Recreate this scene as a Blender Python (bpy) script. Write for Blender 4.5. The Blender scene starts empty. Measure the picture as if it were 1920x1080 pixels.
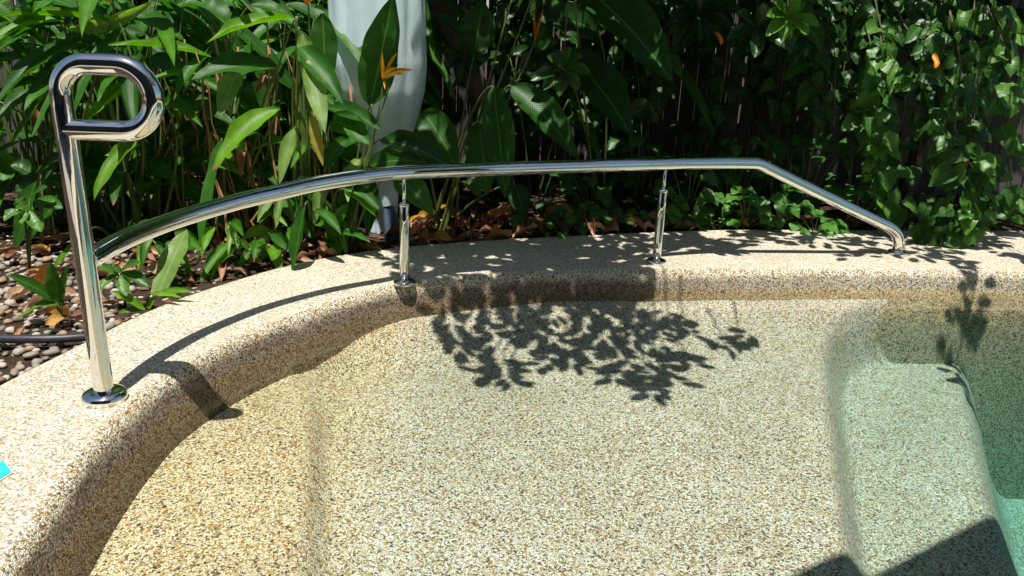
import bpy, math, random
import numpy as np
from mathutils import Vector as V, Matrix, noise
random.seed(7)
C = bpy.context.scene.collection
R = random.random
def U(a, b): return a + (b - a) * random.random()
rad = math.radians

# ------------------------------------------------------------------ camera
F, PITCH, ROLL, CH = 1440.0, rad(18.2), rad(2.3), 0.95
fwd = V((0, math.cos(PITCH), -math.sin(PITCH)))
r0 = V((1, 0, 0)); u0 = r0.cross(fwd)
RR = r0 * math.cos(ROLL) + u0 * math.sin(ROLL)
UU = u0 * math.cos(ROLL) - r0 * math.sin(ROLL)
EYE = V((0, 0, CH))
def ray(x, y): return fwd + RR * ((x - 960) / F) + UU * ((540 - y) / F)
def atz(x, y, z=0.0):
    d = ray(x, y); return EYE + d * ((z - CH) / d.z)
def aty(x, y, Y):
    d = ray(x, y); return EYE + d * (Y / d.y)
def proj(P):
    v = P - EYE; d = v.dot(fwd)
    return 960 + F * v.dot(RR) / d, 540 - F * v.dot(UU) / d
cd = bpy.data.cameras.new('camera'); cam = bpy.data.objects.new('camera', cd); C.objects.link(cam)
cd.sensor_width = 36; cd.lens = 36 * F / 1920; cd.clip_start = 0.02; cd.clip_end = 500
cam.matrix_world = Matrix(((RR.x, UU.x, -fwd.x, EYE.x), (RR.y, UU.y, -fwd.y, EYE.y), (RR.z, UU.z, -fwd.z, EYE.z), (0, 0, 0, 1)))
bpy.context.scene.camera = cam
SUN = V((0.03, 0.27, -1.0))           # the way the light travels, per metre of drop

# ------------------------------------------------------------------ world and sun
w = bpy.data.worlds.new('World'); bpy.context.scene.world = w; w.use_nodes = True
nt = w.node_tree; nt.nodes.clear()
sk = nt.nodes.new('ShaderNodeTexSky'); sk.sky_type = 'NISHITA'; sk.sun_disc = False
sk.sun_elevation = math.atan2(1, math.hypot(SUN.x, SUN.y)); sk.sun_rotation = math.atan2(-SUN.x, -SUN.y)
bg = nt.nodes.new('ShaderNodeBackground'); bg.inputs[1].default_value = 0.07
wo = nt.nodes.new('ShaderNodeOutputWorld'); nt.links.new(sk.outputs[0], bg.inputs[0]); nt.links.new(bg.outputs[0], wo.inputs[0])
ld = bpy.data.lights.new('sun', 'SUN'); ld.energy = 5.0; ld.angle = rad(0.53); ld.color = (1.0, 0.965, 0.91)
lo = bpy.data.objects.new('sun', ld); C.objects.link(lo); lo.rotation_euler = SUN.to_track_quat('-Z', 'Y').to_euler(); lo.location = (-.5, -1, 6)
vs = bpy.context.scene.view_settings; vs.view_transform = 'Standard'; vs.look = 'None'; vs.gamma = 1; vs.exposure = 0.52
cy = bpy.context.scene.cycles
cy.max_bounces = 8; cy.transparent_max_bounces = 12; cy.diffuse_bounces = 3; cy.glossy_bounces = 4; cy.caustics_reflective = True; cy.caustics_refractive = False; cy.blur_glossy = 0.3
cy.sample_clamp_indirect = 6

# ------------------------------------------------------------------ object helpers
def empty(name, loc=(0, 0, 0)):
    o = bpy.data.objects.new(name, None); C.objects.link(o); o.location = loc; o.empty_display_size = .05; return o
def tag(o, label=None, cat=None, group=None, kind=None):
    if label: o['label'] = label
    if cat: o['category'] = cat
    if group: o['group'] = group
    if kind: o['kind'] = kind
    return o
class MB:
    def __init__(s): s.v = []; s.f = []; s.d = []; s.m = []
    def add(s, vs, fs, data=None, mi=0):
        b = len(s.v); s.v += [tuple(p) for p in vs]
        s.f += [tuple(i + b for i in f) for f in fs]; s.m += [mi] * len(fs)
        s.d += data if data is not None else [(0, 0, 0, 0)] * len(vs)
    def mesh(s, name, mats, smooth=True, off=V((0, 0, 0))):
        me = bpy.data.meshes.new(name)
        me.from_pydata([(p[0] - off[0], p[1] - off[1], p[2] - off[2]) for p in s.v], [], s.f)
        for m in (mats if isinstance(mats, (list, tuple)) else [mats]): me.materials.append(m)
        if smooth: me.polygons.foreach_set('use_smooth', [True] * len(me.polygons))
        if any(s.m): me.polygons.foreach_set('material_index', s.m)
        a = me.attributes.new('ld', 'FLOAT_COLOR', 'POINT'); a.data.foreach_set('color', [c for d in s.d for c in d])
        me.update(); return me
    def build(s, name, mats, parent=None, smooth=True):
        off = parent.location if parent is not None and parent.parent is None else V((0, 0, 0))
        if parent is not None and parent.parent is not None: off = parent.parent.location
        o = bpy.data.objects.new(name, s.mesh(name, mats, smooth, off)); C.objects.link(o)
        if parent is not None: o.parent = parent
        return o

def tube(mb, pts, rs, seg=16, cap=True, mi=0, rnd=None):
    pts = [V(p) for p in pts]; n = len(pts)
    if not isinstance(rs, (list, tuple)): rs = [rs] * n
    t0 = (pts[1] - pts[0]).normalized()
    a = t0.cross(V((0, 0, 1)));
    if a.length < .1: a = t0.cross(V((1, 0, 0)))
    a.normalize(); vs_, fs, dt = [], [], []
    rv = R() if rnd is None else rnd
    for i, p in enumerate(pts):
        t = (pts[min(i + 1, n - 1)] - pts[max(i - 1, 0)]).normalized()
        a = (a - t * a.dot(t)).normalized(); b = t.cross(a)
        for k in range(seg):
            c = 2 * math.pi * k / seg
            vs_.append(p + (a * math.cos(c) + b * math.sin(c)) * rs[i]); dt.append((i / max(n - 1, 1), k / seg, rv, 0))
    for i in range(n - 1):
        for k in range(seg):
            k2 = (k + 1) % seg; fs.append((i * seg + k, i * seg + k2, (i + 1) * seg + k2, (i + 1) * seg + k))
    if cap: fs.append(tuple(range(seg - 1, -1, -1))); fs.append(tuple((n - 1) * seg + k for k in range(seg)))
    mb.add(vs_, fs, dt, mi)
def lathe(mb, c, prof, seg=40, mi=0):
    vs_, fs = [], []
    for (r, z) in prof:
        for k in range(seg):
            a = 2 * math.pi * k / seg; vs_.append((c[0] + r * math.cos(a), c[1] + r * math.sin(a), c[2] + z))
    for i in range(len(prof) - 1):
        for k in range(seg):
            k2 = (k + 1) % seg; fs.append((i * seg + k, i * seg + k2, (i + 1) * seg + k2, (i + 1) * seg + k))
    fs.append(tuple(range(seg - 1, -1, -1))); fs.append(tuple((len(prof) - 1) * seg + k for k in range(seg)))
    mb.add(vs_, fs, None, mi)
def box(mb, x0, x1, y0, y1, z0, z1, mi=0, rnd=0.5):
    vs_ = [(x, y, z) for z in (z0, z1) for y in (y0, y1) for x in (x0, x1)]
    mb.add(vs_, [(0, 2, 3, 1), (4, 5, 7, 6), (0, 1, 5, 4), (2, 6, 7, 3), (0, 4, 6, 2), (1, 3, 7, 5)], [(0, 0, rnd, rnd)] * 8, mi)
def bez(a, b, c, t): return a * (1 - t) ** 2 + b * (2 * t * (1 - t)) + c * t * t
def catmull(P, n=8, closed=False):
    P = [V(p) for p in P]; out = []; m = len(P)
    rng = range(m if closed else m - 1)
    for i in rng:
        g = (lambda k: P[k % m]) if closed else (lambda k: P[max(0, min(m - 1, k))])
        a, b, c, d = g(i - 1), g(i), g(i + 1), g(i + 2)
        for j in range(n):
            t = j / n
            out.append(.5 * ((2 * b) + (c - a) * t + (2 * a - 5 * b + 4 * c - d) * t * t + (3 * b - a - 3 * c + d) * t ** 3))
    if not closed: out.append(P[-1])
    return out

# ------------------------------------------------------------------ materials
def mat(name):
    m = bpy.data.materials.new(name); m.use_nodes = True; n = m.node_tree; n.nodes.clear()
    o = n.nodes.new('ShaderNodeOutputMaterial'); return m, n, o
def N(n, t, **k):
    x = n.nodes.new(t)
    for a, b in k.items():
        if a == 'i':
            for kk, vv in b.items(): x.inputs[kk].default_value = vv
        else: setattr(x, a, b)
    return x
def ramp(n, stops, interp='LINEAR'):
    x = n.nodes.new('ShaderNodeValToRGB'); cr = x.color_ramp; cr.interpolation = interp
    while len(cr.elements) > 1: cr.elements.remove(cr.elements[-1])
    for i, (p, c) in enumerate(stops):
        e = cr.elements[0] if i == 0 else cr.elements.new(p)
        e.position = p; e.color = (*c, 1) if len(c) == 3 else c
    return x
def mixc(n, a, b, f, t='MIX'):
    x = n.nodes.new('ShaderNodeMix'); x.data_type = 'RGBA'; x.blend_type = t
    for s, v in ((0, f), (6, a), (7, b)):
        if hasattr(v, 'is_linked') or hasattr(v, 'links'): n.links.new(v, x.inputs[s])
        else: x.inputs[s].default_value = v if s == 0 else (*v, 1)
    return x.outputs[2]
def math_(n, op, a, b=None, c=None, clamp=False):
    x = n.nodes.new('ShaderNodeMath'); x.operation = op; x.use_clamp = clamp
    for i, v in enumerate((a, b, c)):
        if v is None: continue
        if hasattr(v, 'links'): n.links.new(v, x.inputs[i])
        else: x.inputs[i].default_value = v
    return x.outputs[0]

def aggregate(name, stain=False):
    m, n, o = mat(name); L = n.links.new
    tc = N(n, 'ShaderNodeTexCoord')
    ns = N(n, 'ShaderNodeTexNoise', i={'Scale': 60.0, 'Detail': 2.0})
    L(tc.outputs['Object'], ns.inputs['Vector'])
    wv = N(n, 'ShaderNodeVectorMath', operation='MULTIPLY_ADD'); L(ns.outputs['Color'], wv.inputs[0]); wv.inputs[1].default_value = (.012, .012, .012); L(tc.outputs['Object'], wv.inputs[2])
    vo = N(n, 'ShaderNodeTexVoronoi', i={'Scale': 205.0, 'Randomness': 1.0}); L(wv.outputs[0], vo.inputs['Vector'])
    ve = N(n, 'ShaderNodeTexVoronoi', feature='DISTANCE_TO_EDGE', i={'Scale': 205.0}); L(wv.outputs[0], ve.inputs['Vector'])
    sp = N(n, 'ShaderNodeSeparateColor'); L(vo.outputs['Color'], sp.inputs[0])
    cr = ramp(n, [(0, (.68, .61, .49)), (.16, (.90, .87, .80)), (.40, (.55, .39, .18)), (.50, (.80, .74, .62)), (.60, (.36, .21, .08)), (.67, (.92, .89, .84)), (.80, (.17, .13, .10)), (.89, (.60, .40, .16)), (.95, (.05, .047, .045))], 'CONSTANT')
    L(sp.outputs[0], cr.inputs[0])
    # second, finer chips between
    v2 = N(n, 'ShaderNodeTexVoronoi', i={'Scale': 290.0}); L(tc.outputs['Object'], v2.inputs['Vector'])
    s2 = N(n, 'ShaderNodeSeparateColor'); L(v2.outputs['Color'], s2.inputs[0])
    g2 = math_(n, 'MULTIPLY_ADD', s2.outputs[1], .4, .78)
    col = mixc(n, cr.outputs[0], g2, 1.0, 'MULTIPLY')
    edge = N(n, 'ShaderNodeMapRange', i={'From Min': 0.0, 'From Max': .16, 'To Min': 1.0, 'To Max': 0.0}); L(ve.outputs['Distance'], edge.inputs[0])
    col = mixc(n, col, (.13, .105, .075), math_(n, 'MULTIPLY', edge.outputs[0], .8))
    # broad wear: paler, greyer and browner zones
    nb = N(n, 'ShaderNodeTexNoise', i={'Scale': 2.3, 'Detail': 5.0, 'Roughness': .6}); L(tc.outputs['Object'], nb.inputs['Vector'])
    wr = ramp(n, [(.3, (.86, .84, .74)), (.7, (1.06, 1.06, .99))]); L(nb.outputs[0], wr.inputs[0])
    col = mixc(n, col, wr.outputs[0], 1.0, 'MULTIPLY')
    sx = N(n, 'ShaderNodeSeparateXYZ'); L(tc.outputs['Object'], sx.inputs[0])
    n3 = N(n, 'ShaderNodeTexNoise', i={'Scale': 14.0, 'Detail': 4.0, 'Roughness': .65}); L(tc.outputs['Object'], n3.inputs['Vector'])
    if stain:
        # grime line just above the waterline, ochre film just under it
        zz = math_(n, 'MULTIPLY_ADD', n3.outputs[0], .05, sx.outputs[2]); 
        g = N(n, 'ShaderNodeMapRange', interpolation_type='SMOOTHSTEP', i={'From Min': .004, 'From Max': -.036, 'To Min': 0.0, 'To Max': 1.0}); L(zz, g.inputs[0])
        lf = N(n, 'ShaderNodeMapRange', i={'From Min': .2, 'From Max': 1.5, 'To Min': 1.0, 'To Max': .35}); L(sx.outputs[0], lf.inputs[0])
        gg = math_(n, 'MULTIPLY', g.outputs[0], lf.outputs[0])
        col = mixc(n, col, mixc(n, col, (.36, .31, .30), 1.0, 'MULTIPLY'), gg)
        u = N(n, 'ShaderNodeMapRange', interpolation_type='SMOOTHSTEP', i={'From Min': -.07, 'From Max': -.095}); L(sx.outputs[2], u.inputs[0])
        dp = N(n, 'ShaderNodeMapRange', interpolation_type='SMOOTHSTEP', i={'From Min': -.14, 'From Max': -.30}); L(sx.outputs[2], dp.inputs[0])
        col = mixc(n, col, mixc(n, col, mixc(n, (.96, .87, .60), (.82, .86, .76), dp.outputs[0]), 1.0, 'MULTIPLY'), u.outputs[0])
        # flat top: chips blended paler
        tp = N(n, 'ShaderNodeMapRange', i={'From Min': -.006, 'From Max': -.001}); L(sx.outputs[2], tp.inputs[0])
        col = mixc(n, col, (.84, .80, .69), math_(n, 'MULTIPLY', tp.outputs[0], .22))
    else:
        u = N(n, 'ShaderNodeMapRange', interpolation_type='SMOOTHSTEP', i={'From Min': -.22, 'From Max': -.58}); L(sx.outputs[0], u.inputs[0])
        col = mixc(n, mixc(n, col, (.82, .83, .82), 1.0, 'MULTIPLY'), mixc(n, col, (.92, .84, .66), 1.0, 'MULTIPLY'), u.outputs[0])
    col = mixc(n, col, (1.0, .995, .96), 1.0, 'MULTIPLY')
    b = N(n, 'ShaderNodeBsdfPrincipled', i={'Roughness': .62, 'Specular IOR Level': .35}); L(col, b.inputs['Base Color'])
    hm = N(n, 'ShaderNodeMapRange', i={'From Min': 0.0, 'From Max': .35}); L(ve.outputs['Distance'], hm.inputs[0])
    hh = math_(n, 'MULTIPLY_ADD', s2.outputs[0], .25, hm.outputs[0])
    hh = math_(n, 'MULTIPLY_ADD', sp.outputs[2], .7, hh)
    bp = N(n, 'ShaderNodeBump', i={'Strength': .75, 'Distance': .0022}); L(hh, bp.inputs['Height']); L(bp.outputs[0], b.inputs['Normal'])
    L(b.outputs[0], o.inputs[0]); return m

def leafmat(name, c1, c2, c3, vein=(.3, .45, .12), nv=26.0, trans=.35, rough=.36, veinw=.25, spec=.5, dry=0.0, back=None):
    m, n, o = mat(name); L = n.links.new
    at = N(n, 'ShaderNodeAttribute', attribute_name='ld'); s = N(n, 'ShaderNodeSeparateColor'); L(at.outputs['Color'], s.inputs[0])
    u, v, rn = s.outputs[0], s.outputs[1], s.outputs[2]; r2 = at.outputs['Alpha']
    oi = N(n, 'ShaderNodeObjectInfo')
    cr = ramp(n, [(0, c1), (.5, c2), (1, c3)]); L(rn, cr.inputs[0])  # sunlit leaves are painted from the bright end, shaded ones from the dark
    av = math_(n, 'ABSOLUTE', math_(n, 'MULTIPLY_ADD', v, 2.0, -1.0))
    tc = N(n, 'ShaderNodeTexCoord'); ns = N(n, 'ShaderNodeTexNoise', i={'Scale': 22.0, 'Detail': 4.0}); L(tc.outputs['Object'], ns.inputs['Vector'])
    nr = ramp(n, [(.25, (.72, .74, .70)), (.72, (1.2, 1.18, 1.1))]); L(ns.outputs[0], nr.inputs[0])
    col = mixc(n, cr.outputs[0], nr.outputs[0], 1.0, 'MULTIPLY')
    # side veins sweep from the midrib to the margin
    ph = math_(n, 'MULTIPLY', math_(n, 'SUBTRACT', u, math_(n, 'MULTIPLY', math_(n, 'POWER', av, .8), .16)), nv * 6.283)
    vn = math_(n, 'SINE', ph)
    vl = N(n, 'ShaderNodeMapRange', i={'From Min': .55, 'From Max': 1.0}); L(vn, vl.inputs[0])
    mid = N(n, 'ShaderNodeMapRange', i={'From Min': .07, 'From Max': .02}); L(av, mid.inputs[0])
    vmask = math_(n, 'MAXIMUM', math_(n, 'MULTIPLY', vl.outputs[0], veinw), math_(n, 'MULTIPLY', mid.outputs[0], .75))
    col = mixc(n, col, vein, vmask)
    # browned tips and margins on some leaves
    tip = N(n, 'ShaderNodeMapRange', i={'From Min': .90, 'From Max': 1.0}); L(math_(n, 'MULTIPLY_ADD', ns.outputs[0], .12, math_(n, 'SUBTRACT', u, .05)), tip.inputs[0])
    tm = math_(n, 'MULTIPLY', tip.outputs[0], math_(n, 'GREATER_THAN', r2, .82))
    col = mixc(n, col, (.22, .13, .045), tm)
    p = N(n, 'ShaderNodeBsdfPrincipled', i={'Roughness': rough, 'Specular IOR Level': spec}); L(col, p.inputs['Base Color'])
    bp = N(n, 'ShaderNodeBump', i={'Strength': .35, 'Distance': .002}); L(math_(n, 'ADD', math_(n, 'MULTIPLY', vn, .22), math_(n, 'MULTIPLY', ns.outputs[0], 1.5)), bp.inputs['Height']); L(bp.outputs[0], p.inputs['Normal'])
    t = N(n, 'ShaderNodeBsdfTranslucent'); L(mixc(n, col, (1.8, 2.0, .45), 1.0, 'MULTIPLY'), t.inputs[0])
    mx = N(n, 'ShaderNodeMixShader', i={0: trans}); L(p.outputs[0], mx.inputs[1]); L(t.outputs[0], mx.inputs[2]); L(mx.outputs[0], o.inputs[0])
    return m
def plain(name, c1, c2, scale=8.0, rough=.7, bump=.3, spec=.4, dist=.004, stretch=(1, 1, 1), metal=0.0):
    m, n, o = mat(name); L = n.links.new
    tc = N(n, 'ShaderNodeTexCoord'); mp = N(n, 'ShaderNodeMapping'); mp.inputs['Scale'].default_value = stretch; L(tc.outputs['Object'], mp.inputs[0])
    ns = N(n, 'ShaderNodeTexNoise', i={'Scale': scale, 'Detail': 6.0, 'Roughness': .62}); L(mp.outputs[0], ns.inputs['Vector'])
    at = N(n, 'ShaderNodeAttribute', attribute_name='ld'); s = N(n, 'ShaderNodeSeparateColor'); L(at.outputs['Color'], s.inputs[0])
    f = math_(n, 'ADD', ns.outputs[0], math_(n, 'MULTIPLY_ADD', s.outputs[2], .4, -.2))
    cr = ramp(n, [(.28, c1), (.72, c2)]); L(f, cr.inputs[0])
    b = N(n, 'ShaderNodeBsdfPrincipled', i={'Roughness': rough, 'Specular IOR Level': spec, 'Metallic': metal}); L(cr.outputs[0], b.inputs['Base Color'])
    bp = N(n, 'ShaderNodeBump', i={'Strength': bump, 'Distance': dist}); L(ns.outputs[0], bp.inputs['Height']); L(bp.outputs[0], b.inputs['Normal'])
    L(b.outputs[0], o.inputs[0]); return m
def objrand(name, stops, rough=.7, scale=30., spec=.3, trans=0):
    m, n, o = mat(name); L = n.links.new
    oi = N(n, 'ShaderNodeObjectInfo'); cr = ramp(n, stops); L(oi.outputs['Random'], cr.inputs[0])
    tc = N(n, 'ShaderNodeTexCoord'); ns = N(n, 'ShaderNodeTexNoise', i={'Scale': scale, 'Detail': 5.0}); L(tc.outputs['Object'], ns.inputs['Vector'])
    nr = ramp(n, [(.3, (.6, .58, .55)), (.7, (1.2, 1.18, 1.15))]); L(ns.outputs[0], nr.inputs[0])
    col = mixc(n, cr.outputs[0], nr.outputs[0], 1.0, 'MULTIPLY')
    b = N(n, 'ShaderNodeBsdfPrincipled', i={'Roughness': rough, 'Specular IOR Level': spec}); L(col, b.inputs['Base Color'])
    bp = N(n, 'ShaderNodeBump', i={'Strength': .5, 'Distance': .003}); L(ns.outputs[0], bp.inputs['Height']); L(bp.outputs[0], b.inputs['Normal'])
    if trans:
        t = N(n, 'ShaderNodeBsdfTranslucent'); L(col, t.inputs[0]); mx = N(n, 'ShaderNodeMixShader', i={0: trans})
        L(b.outputs[0], mx.inputs[1]); L(t.outputs[0], mx.inputs[2]); L(mx.outputs[0], o.inputs[0])
    else: L(b.outputs[0], o.inputs[0])
    return m

M_cop = aggregate('coping_aggregate', True); M_flr = aggregate('pool_aggregate')
m, n, o = mat('polished_steel')
b = N(n, 'ShaderNodeBsdfPrincipled', i={'Base Color': (.80, .79, .77, 1), 'Metallic': 1.0, 'Roughness': .035})
tc = N(n, 'ShaderNodeTexCoord'); ns = N(n, 'ShaderNodeTexNoise', i={'Scale': 9.0, 'Detail': 3.0}); n.links.new(tc.outputs['Object'], ns.inputs['Vector'])
bp = N(n, 'ShaderNodeBump', i={'Strength': .06, 'Distance': .01}); n.links.new(ns.outputs[0], bp.inputs['Height']); n.links.new(bp.outputs[0], b.inputs['Normal'])
n2 = N(n, 'ShaderNodeTexNoise', i={'Scale': 40.0, 'Detail': 6.0}); n.links.new(tc.outputs['Object'], n2.inputs['Vector'])
mr = N(n, 'ShaderNodeMapRange', i={'From Min': .4, 'From Max': .8, 'To Min': .03, 'To Max': .09}); n.links.new(n2.outputs[0], mr.inputs[0]); n.links.new(mr.outputs[0], b.inputs['Roughness'])
n.links.new(b.outputs[0], o.inputs[0]); M_steel = m
# water: clear surface with reflection, tinted body
m, n, o = mat('pool_water'); L = n.links.new
tr = N(n, 'ShaderNodeBsdfTransparent'); gl = N(n, 'ShaderNodeBsdfGlossy', i={'Roughness': .02}); fr = N(n, 'ShaderNodeFresnel', i={'IOR': 1.333})
tc = N(n, 'ShaderNodeTexCoord'); ns = N(n, 'ShaderNodeTexNoise', i={'Scale': 7.0, 'Detail': 3.0}); L(tc.outputs['Object'], ns.inputs['Vector'])
bp = N(n, 'ShaderNodeBump', i={'Strength': .25, 'Distance': .01}); L(ns.outputs[0], bp.inputs['Height'])
L(bp.outputs[0], gl.inputs['Normal']); L(bp.outputs[0], fr.inputs['Normal'])
geo = N(n, 'ShaderNodeNewGeometry'); fb = math_(n, 'MULTIPLY', fr.outputs[0], math_(n, 'SUBTRACT', 1.0, geo.outputs['Backfacing']))
mx = N(n, 'ShaderNodeMixShader'); L(fb, mx.inputs[0]); L(tr.outputs[0], mx.inputs[1]); L(gl.outputs[0], mx.inputs[2]); L(mx.outputs[0], o.inputs[0])
va = N(n, 'ShaderNodeVolumeAbsorption', i={'Color': (.12, .78, .77, 1), 'Density': .46}); L(va.outputs[0], o.inputs['Volume']); M_water = m

G1 = leafmat('big_leaf', (.014, .060, .008), (.036, .145, .008), (.15, .33, .010), vein=(.10, .24, .04), nv=34, trans=.36, rough=.44, veinw=.09, spec=.30)
G2 = leafmat('shrub_leaf', (.014, .058, .009), (.032, .115, .014), (.10, .24, .03), vein=(.14, .26, .06), nv=6, trans=.28, rough=.42, veinw=.16, spec=.36)
G3 = leafmat('creeper_leaf', (.020, .085, .015), (.042, .15, .018), (.08, .22, .028), vein=(.10, .22, .05), nv=5, trans=.25, rough=.42, veinw=.25, spec=.34)
G4 = leafmat('pale_leaf', (.11, .22, .035), (.16, .27, .05), (.20, .33, .07), vein=(.32, .42, .18), nv=22, trans=.35, rough=.45, veinw=.3)
G5 = leafmat('tree_leaf', (.012, .045, .009), (.024, .082, .012), (.05, .13, .018), vein=(.10, .2, .05), nv=8, trans=.22, rough=.35)
G6 = leafmat('mottled_yellow_leaf', (.20, .24, .02), (.28, .26, .03), (.34, .26, .04), vein=(.4, .4, .12), nv=24, trans=.4, rough=.45)
M_dry = objrand('dry_leaf', [(0, (.20, .085, .045)), (.35, (.33, .16, .10)), (.6, (.46, .27, .17)), (.8, (.28, .13, .06)), (.92, (.50, .27, .06)), (1, (.52, .38, .26))], .6, 30, .3, .12)
M_peb = objrand('river_pebble', [(0, (.22, .19, .155)), (.3, (.34, .30, .25)), (.5, (.47, .43, .37)), (.75, (.20, .17, .14)), (1, (.38, .25, .14))], .55, 18)
M_stem = plain('green_stem', (.06, .10, .02), (.13, .17, .035), 20, .5, .2)
M_cane = plain('dry_cane', (.20, .09, .035), (.38, .20, .085), 25, .7, .5, stretch=(6, 6, 1))
M_bark = plain('bark', (.06, .042, .03), (.16, .12, .09), 14, .85, .9, dist=.02, stretch=(1, 1, .3))
M_twig = plain('twig', (.07, .06, .03), (.16, .12, .06), 20, .75, .5)
M_fence = plain('weathered_paling', (.035, .032, .030), (.10, .095, .088), 12, .85, .6, stretch=(5, 5, .35))
M_soil = plain('bed_soil', (.022, .015, .010), (.075, .05, .034), 40, .95, 1.0, .1, .02)
M_litter = plain('leaf_crumbs', (.05, .026, .016), (.20, .10, .06), 70, .85, 1.0, .2, .01)
M_hose = plain('black_pipe', (.022, .022, .03), (.035, .035, .045), 30, .45, .15)
M_flow = plain('yellow_bract', (.72, .36, .02), (.82, .52, .05), 30, .45, .2)
M_orange = plain('orange_bract', (.62, .15, .01), (.70, .26, .015), 30, .45, .2)
M_tile = plain('cyan_tile', (.03, .52, .62), (.05, .60, .68), 6, .12, .03, .6)
M_grout = plain('pale_grout', (.55, .52, .46), (.65, .62, .55), 30, .8, .2)
M_wall = plain('shaded_wall', (.035, .034, .032), (.06, .056, .05), 5, .85, .2)  # near black: deep shade put into the added house's wall colour
M_roof = plain('roof_sheet', (.10, .105, .11), (.14, .145, .15), 5, .5, .1)
M_glass = plain('dark_glass', (.02, .025, .03), (.03, .035, .04), 3, .08, .0)
M_sail = plain('sail_cloth', (.22, .23, .22), (.28, .29, .27), 12, .8, .2)
M_paint = plain('painted_post', (.2, .2, .2), (.3, .3, .3), 8, .5, .1)
M_cover = plain('pale_blue_cover', (.52, .68, .72), (.72, .85, .88), 5, .5, .6, .4, .010, stretch=(2, 2, .5))
M_skirt = plain('blue_grey_cloth', (.05, .08, .11), (.10, .14, .18), 8, .7, .4)

# ------------------------------------------------------------------ pool edge
Wp = [(-.78, .4), (-.84, .9), (-.895, 1.2), (-.95, 1.52), (-.965, 1.80), (-.94, 2.01), (-.865, 2.24), (-.725, 2.50), (-.55, 2.76), (-.33, 2.94), (.09, 3.10), (.55, 3.20), (1.06, 3.28), (1.7, 3.36), (2.33, 3.41), (3.4, 3.45), (4.6, 3.40),
      (5.2, 3.1), (5.4, 2.4), (5.4, .8), (5.2, -.2), (4.5, -.6), (2.5, -.7), (.5, -.7), (-.4, -.5), (-.7, -.1)]
Op = [(-1.5, .0), (-1.5, .7), (-1.46, 1.2), (-1.42, 1.6), (-1.38, 1.87), (-1.33, 2.13), (-1.25, 2.50), (-1.11, 2.81), (-.91, 3.12), (-.63, 3.37), (-.3, 3.55), (.1, 3.71), (.95, 4.0), (1.5, 4.11), (2.19, 4.21), (2.94, 4.33), (4.0, 4.4), (5.0, 4.35),
      (6.0, 3.9), (6.4, 2.6), (6.4, .6), (6.1, -.8), (5.0, -1.5), (2.5, -1.7), (.3, -1.7), (-.8, -1.4), (-1.35, -.7)]
Wc = [V((p[0], p[1])) for p in catmull([(*p, 0) for p in Wp], 14, True)]
Oc = [V((p[0], p[1])) for p in catmull([(*p, 0) for p in Op], 14, True)]
nW = len(Wc)
Nrm = []
for i in range(nW):
    t = (Wc[(i + 2) % nW] - Wc[i - 2]).normalized(); Nrm.append(V((-t.y, t.x)))
def rayO(p, d):
    best = 9
    for i in range(len(Oc)):
        a, b_ = Oc[i], Oc[(i + 1) % len(Oc)]; e = b_ - a; den = d.x * e.y - d.y * e.x
        if abs(den) < 1e-9: continue
        q = a - p; t = (q.x * e.y - q.y * e.x) / den; s_ = (q.x * d.y - q.y * d.x) / den
        if t > 0 and -1e-6 <= s_ <= 1 + 1e-6: best = min(best, t)
    return best
if (Wc[0] + Nrm[0] * .1 - V((2, 1.5))).length < (Wc[0] - V((2, 1.5))).length: Nrm = [-x for x in Nrm]
dist = [min(rayO(Wc[i], Nrm[i]), 1.6) for i in range(nW)]
for _ in range(4): dist = [(dist[i - 1] + dist[i] + dist[(i + 1) % nW]) / 3 for i in range(nW)]
rb = .045
def prof(D):
    P = [(-.075, -1.6), (-.07, -.3), (-.052, -.17), (-.022, -.10)]
    for k in range(9):
        a = math.pi / 2 * k / 8; P.append((rb - rb * math.cos(a), -rb + rb * math.sin(a)))
    for k in range(1, 9): P.append((rb + (D - .02 - rb) * k / 9, 0))
    P += [(D - .012, 0), (D - .004, -.004), (D, -.012), (D, -.12)]
    return P
cb = MB(); npf = len(prof(1))
for i in range(nW):
    for (o_, z) in prof(dist[i]):
        p = Wc[i] + Nrm[i] * o_
        wob = noise.noise(V((p.x * 3, p.y * 3, 1))) * .004 if o_ > .0 else noise.noise(V((p.x * 2.2, p.y * 2.2, z * 3))) * .012
        if o_ < .05 and z > -.14: p = p + Nrm[i] * (noise.noise(V((p.x * 5, p.y * 5, z * 9))) * .008)
        cb.v.append((p.x, p.y, z + (wob if abs(z) < .2 and o_ > .08 and o_ < dist[i] - .02 else 0) * .6)); cb.d.append((0, 0, 0, 0))
for i in range(nW):
    j = (i + 1) % nW
    for k in range(npf - 1):
        cb.f.append((i * npf + k, i * npf + k + 1, j * npf + k + 1, j * npf + k)); cb.m.append(0)
tag(cb.build('pool_coping', M_cop), 'curved pool coping of pale pebble aggregate with rounded inner edge', 'coping', kind='structure')

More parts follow.
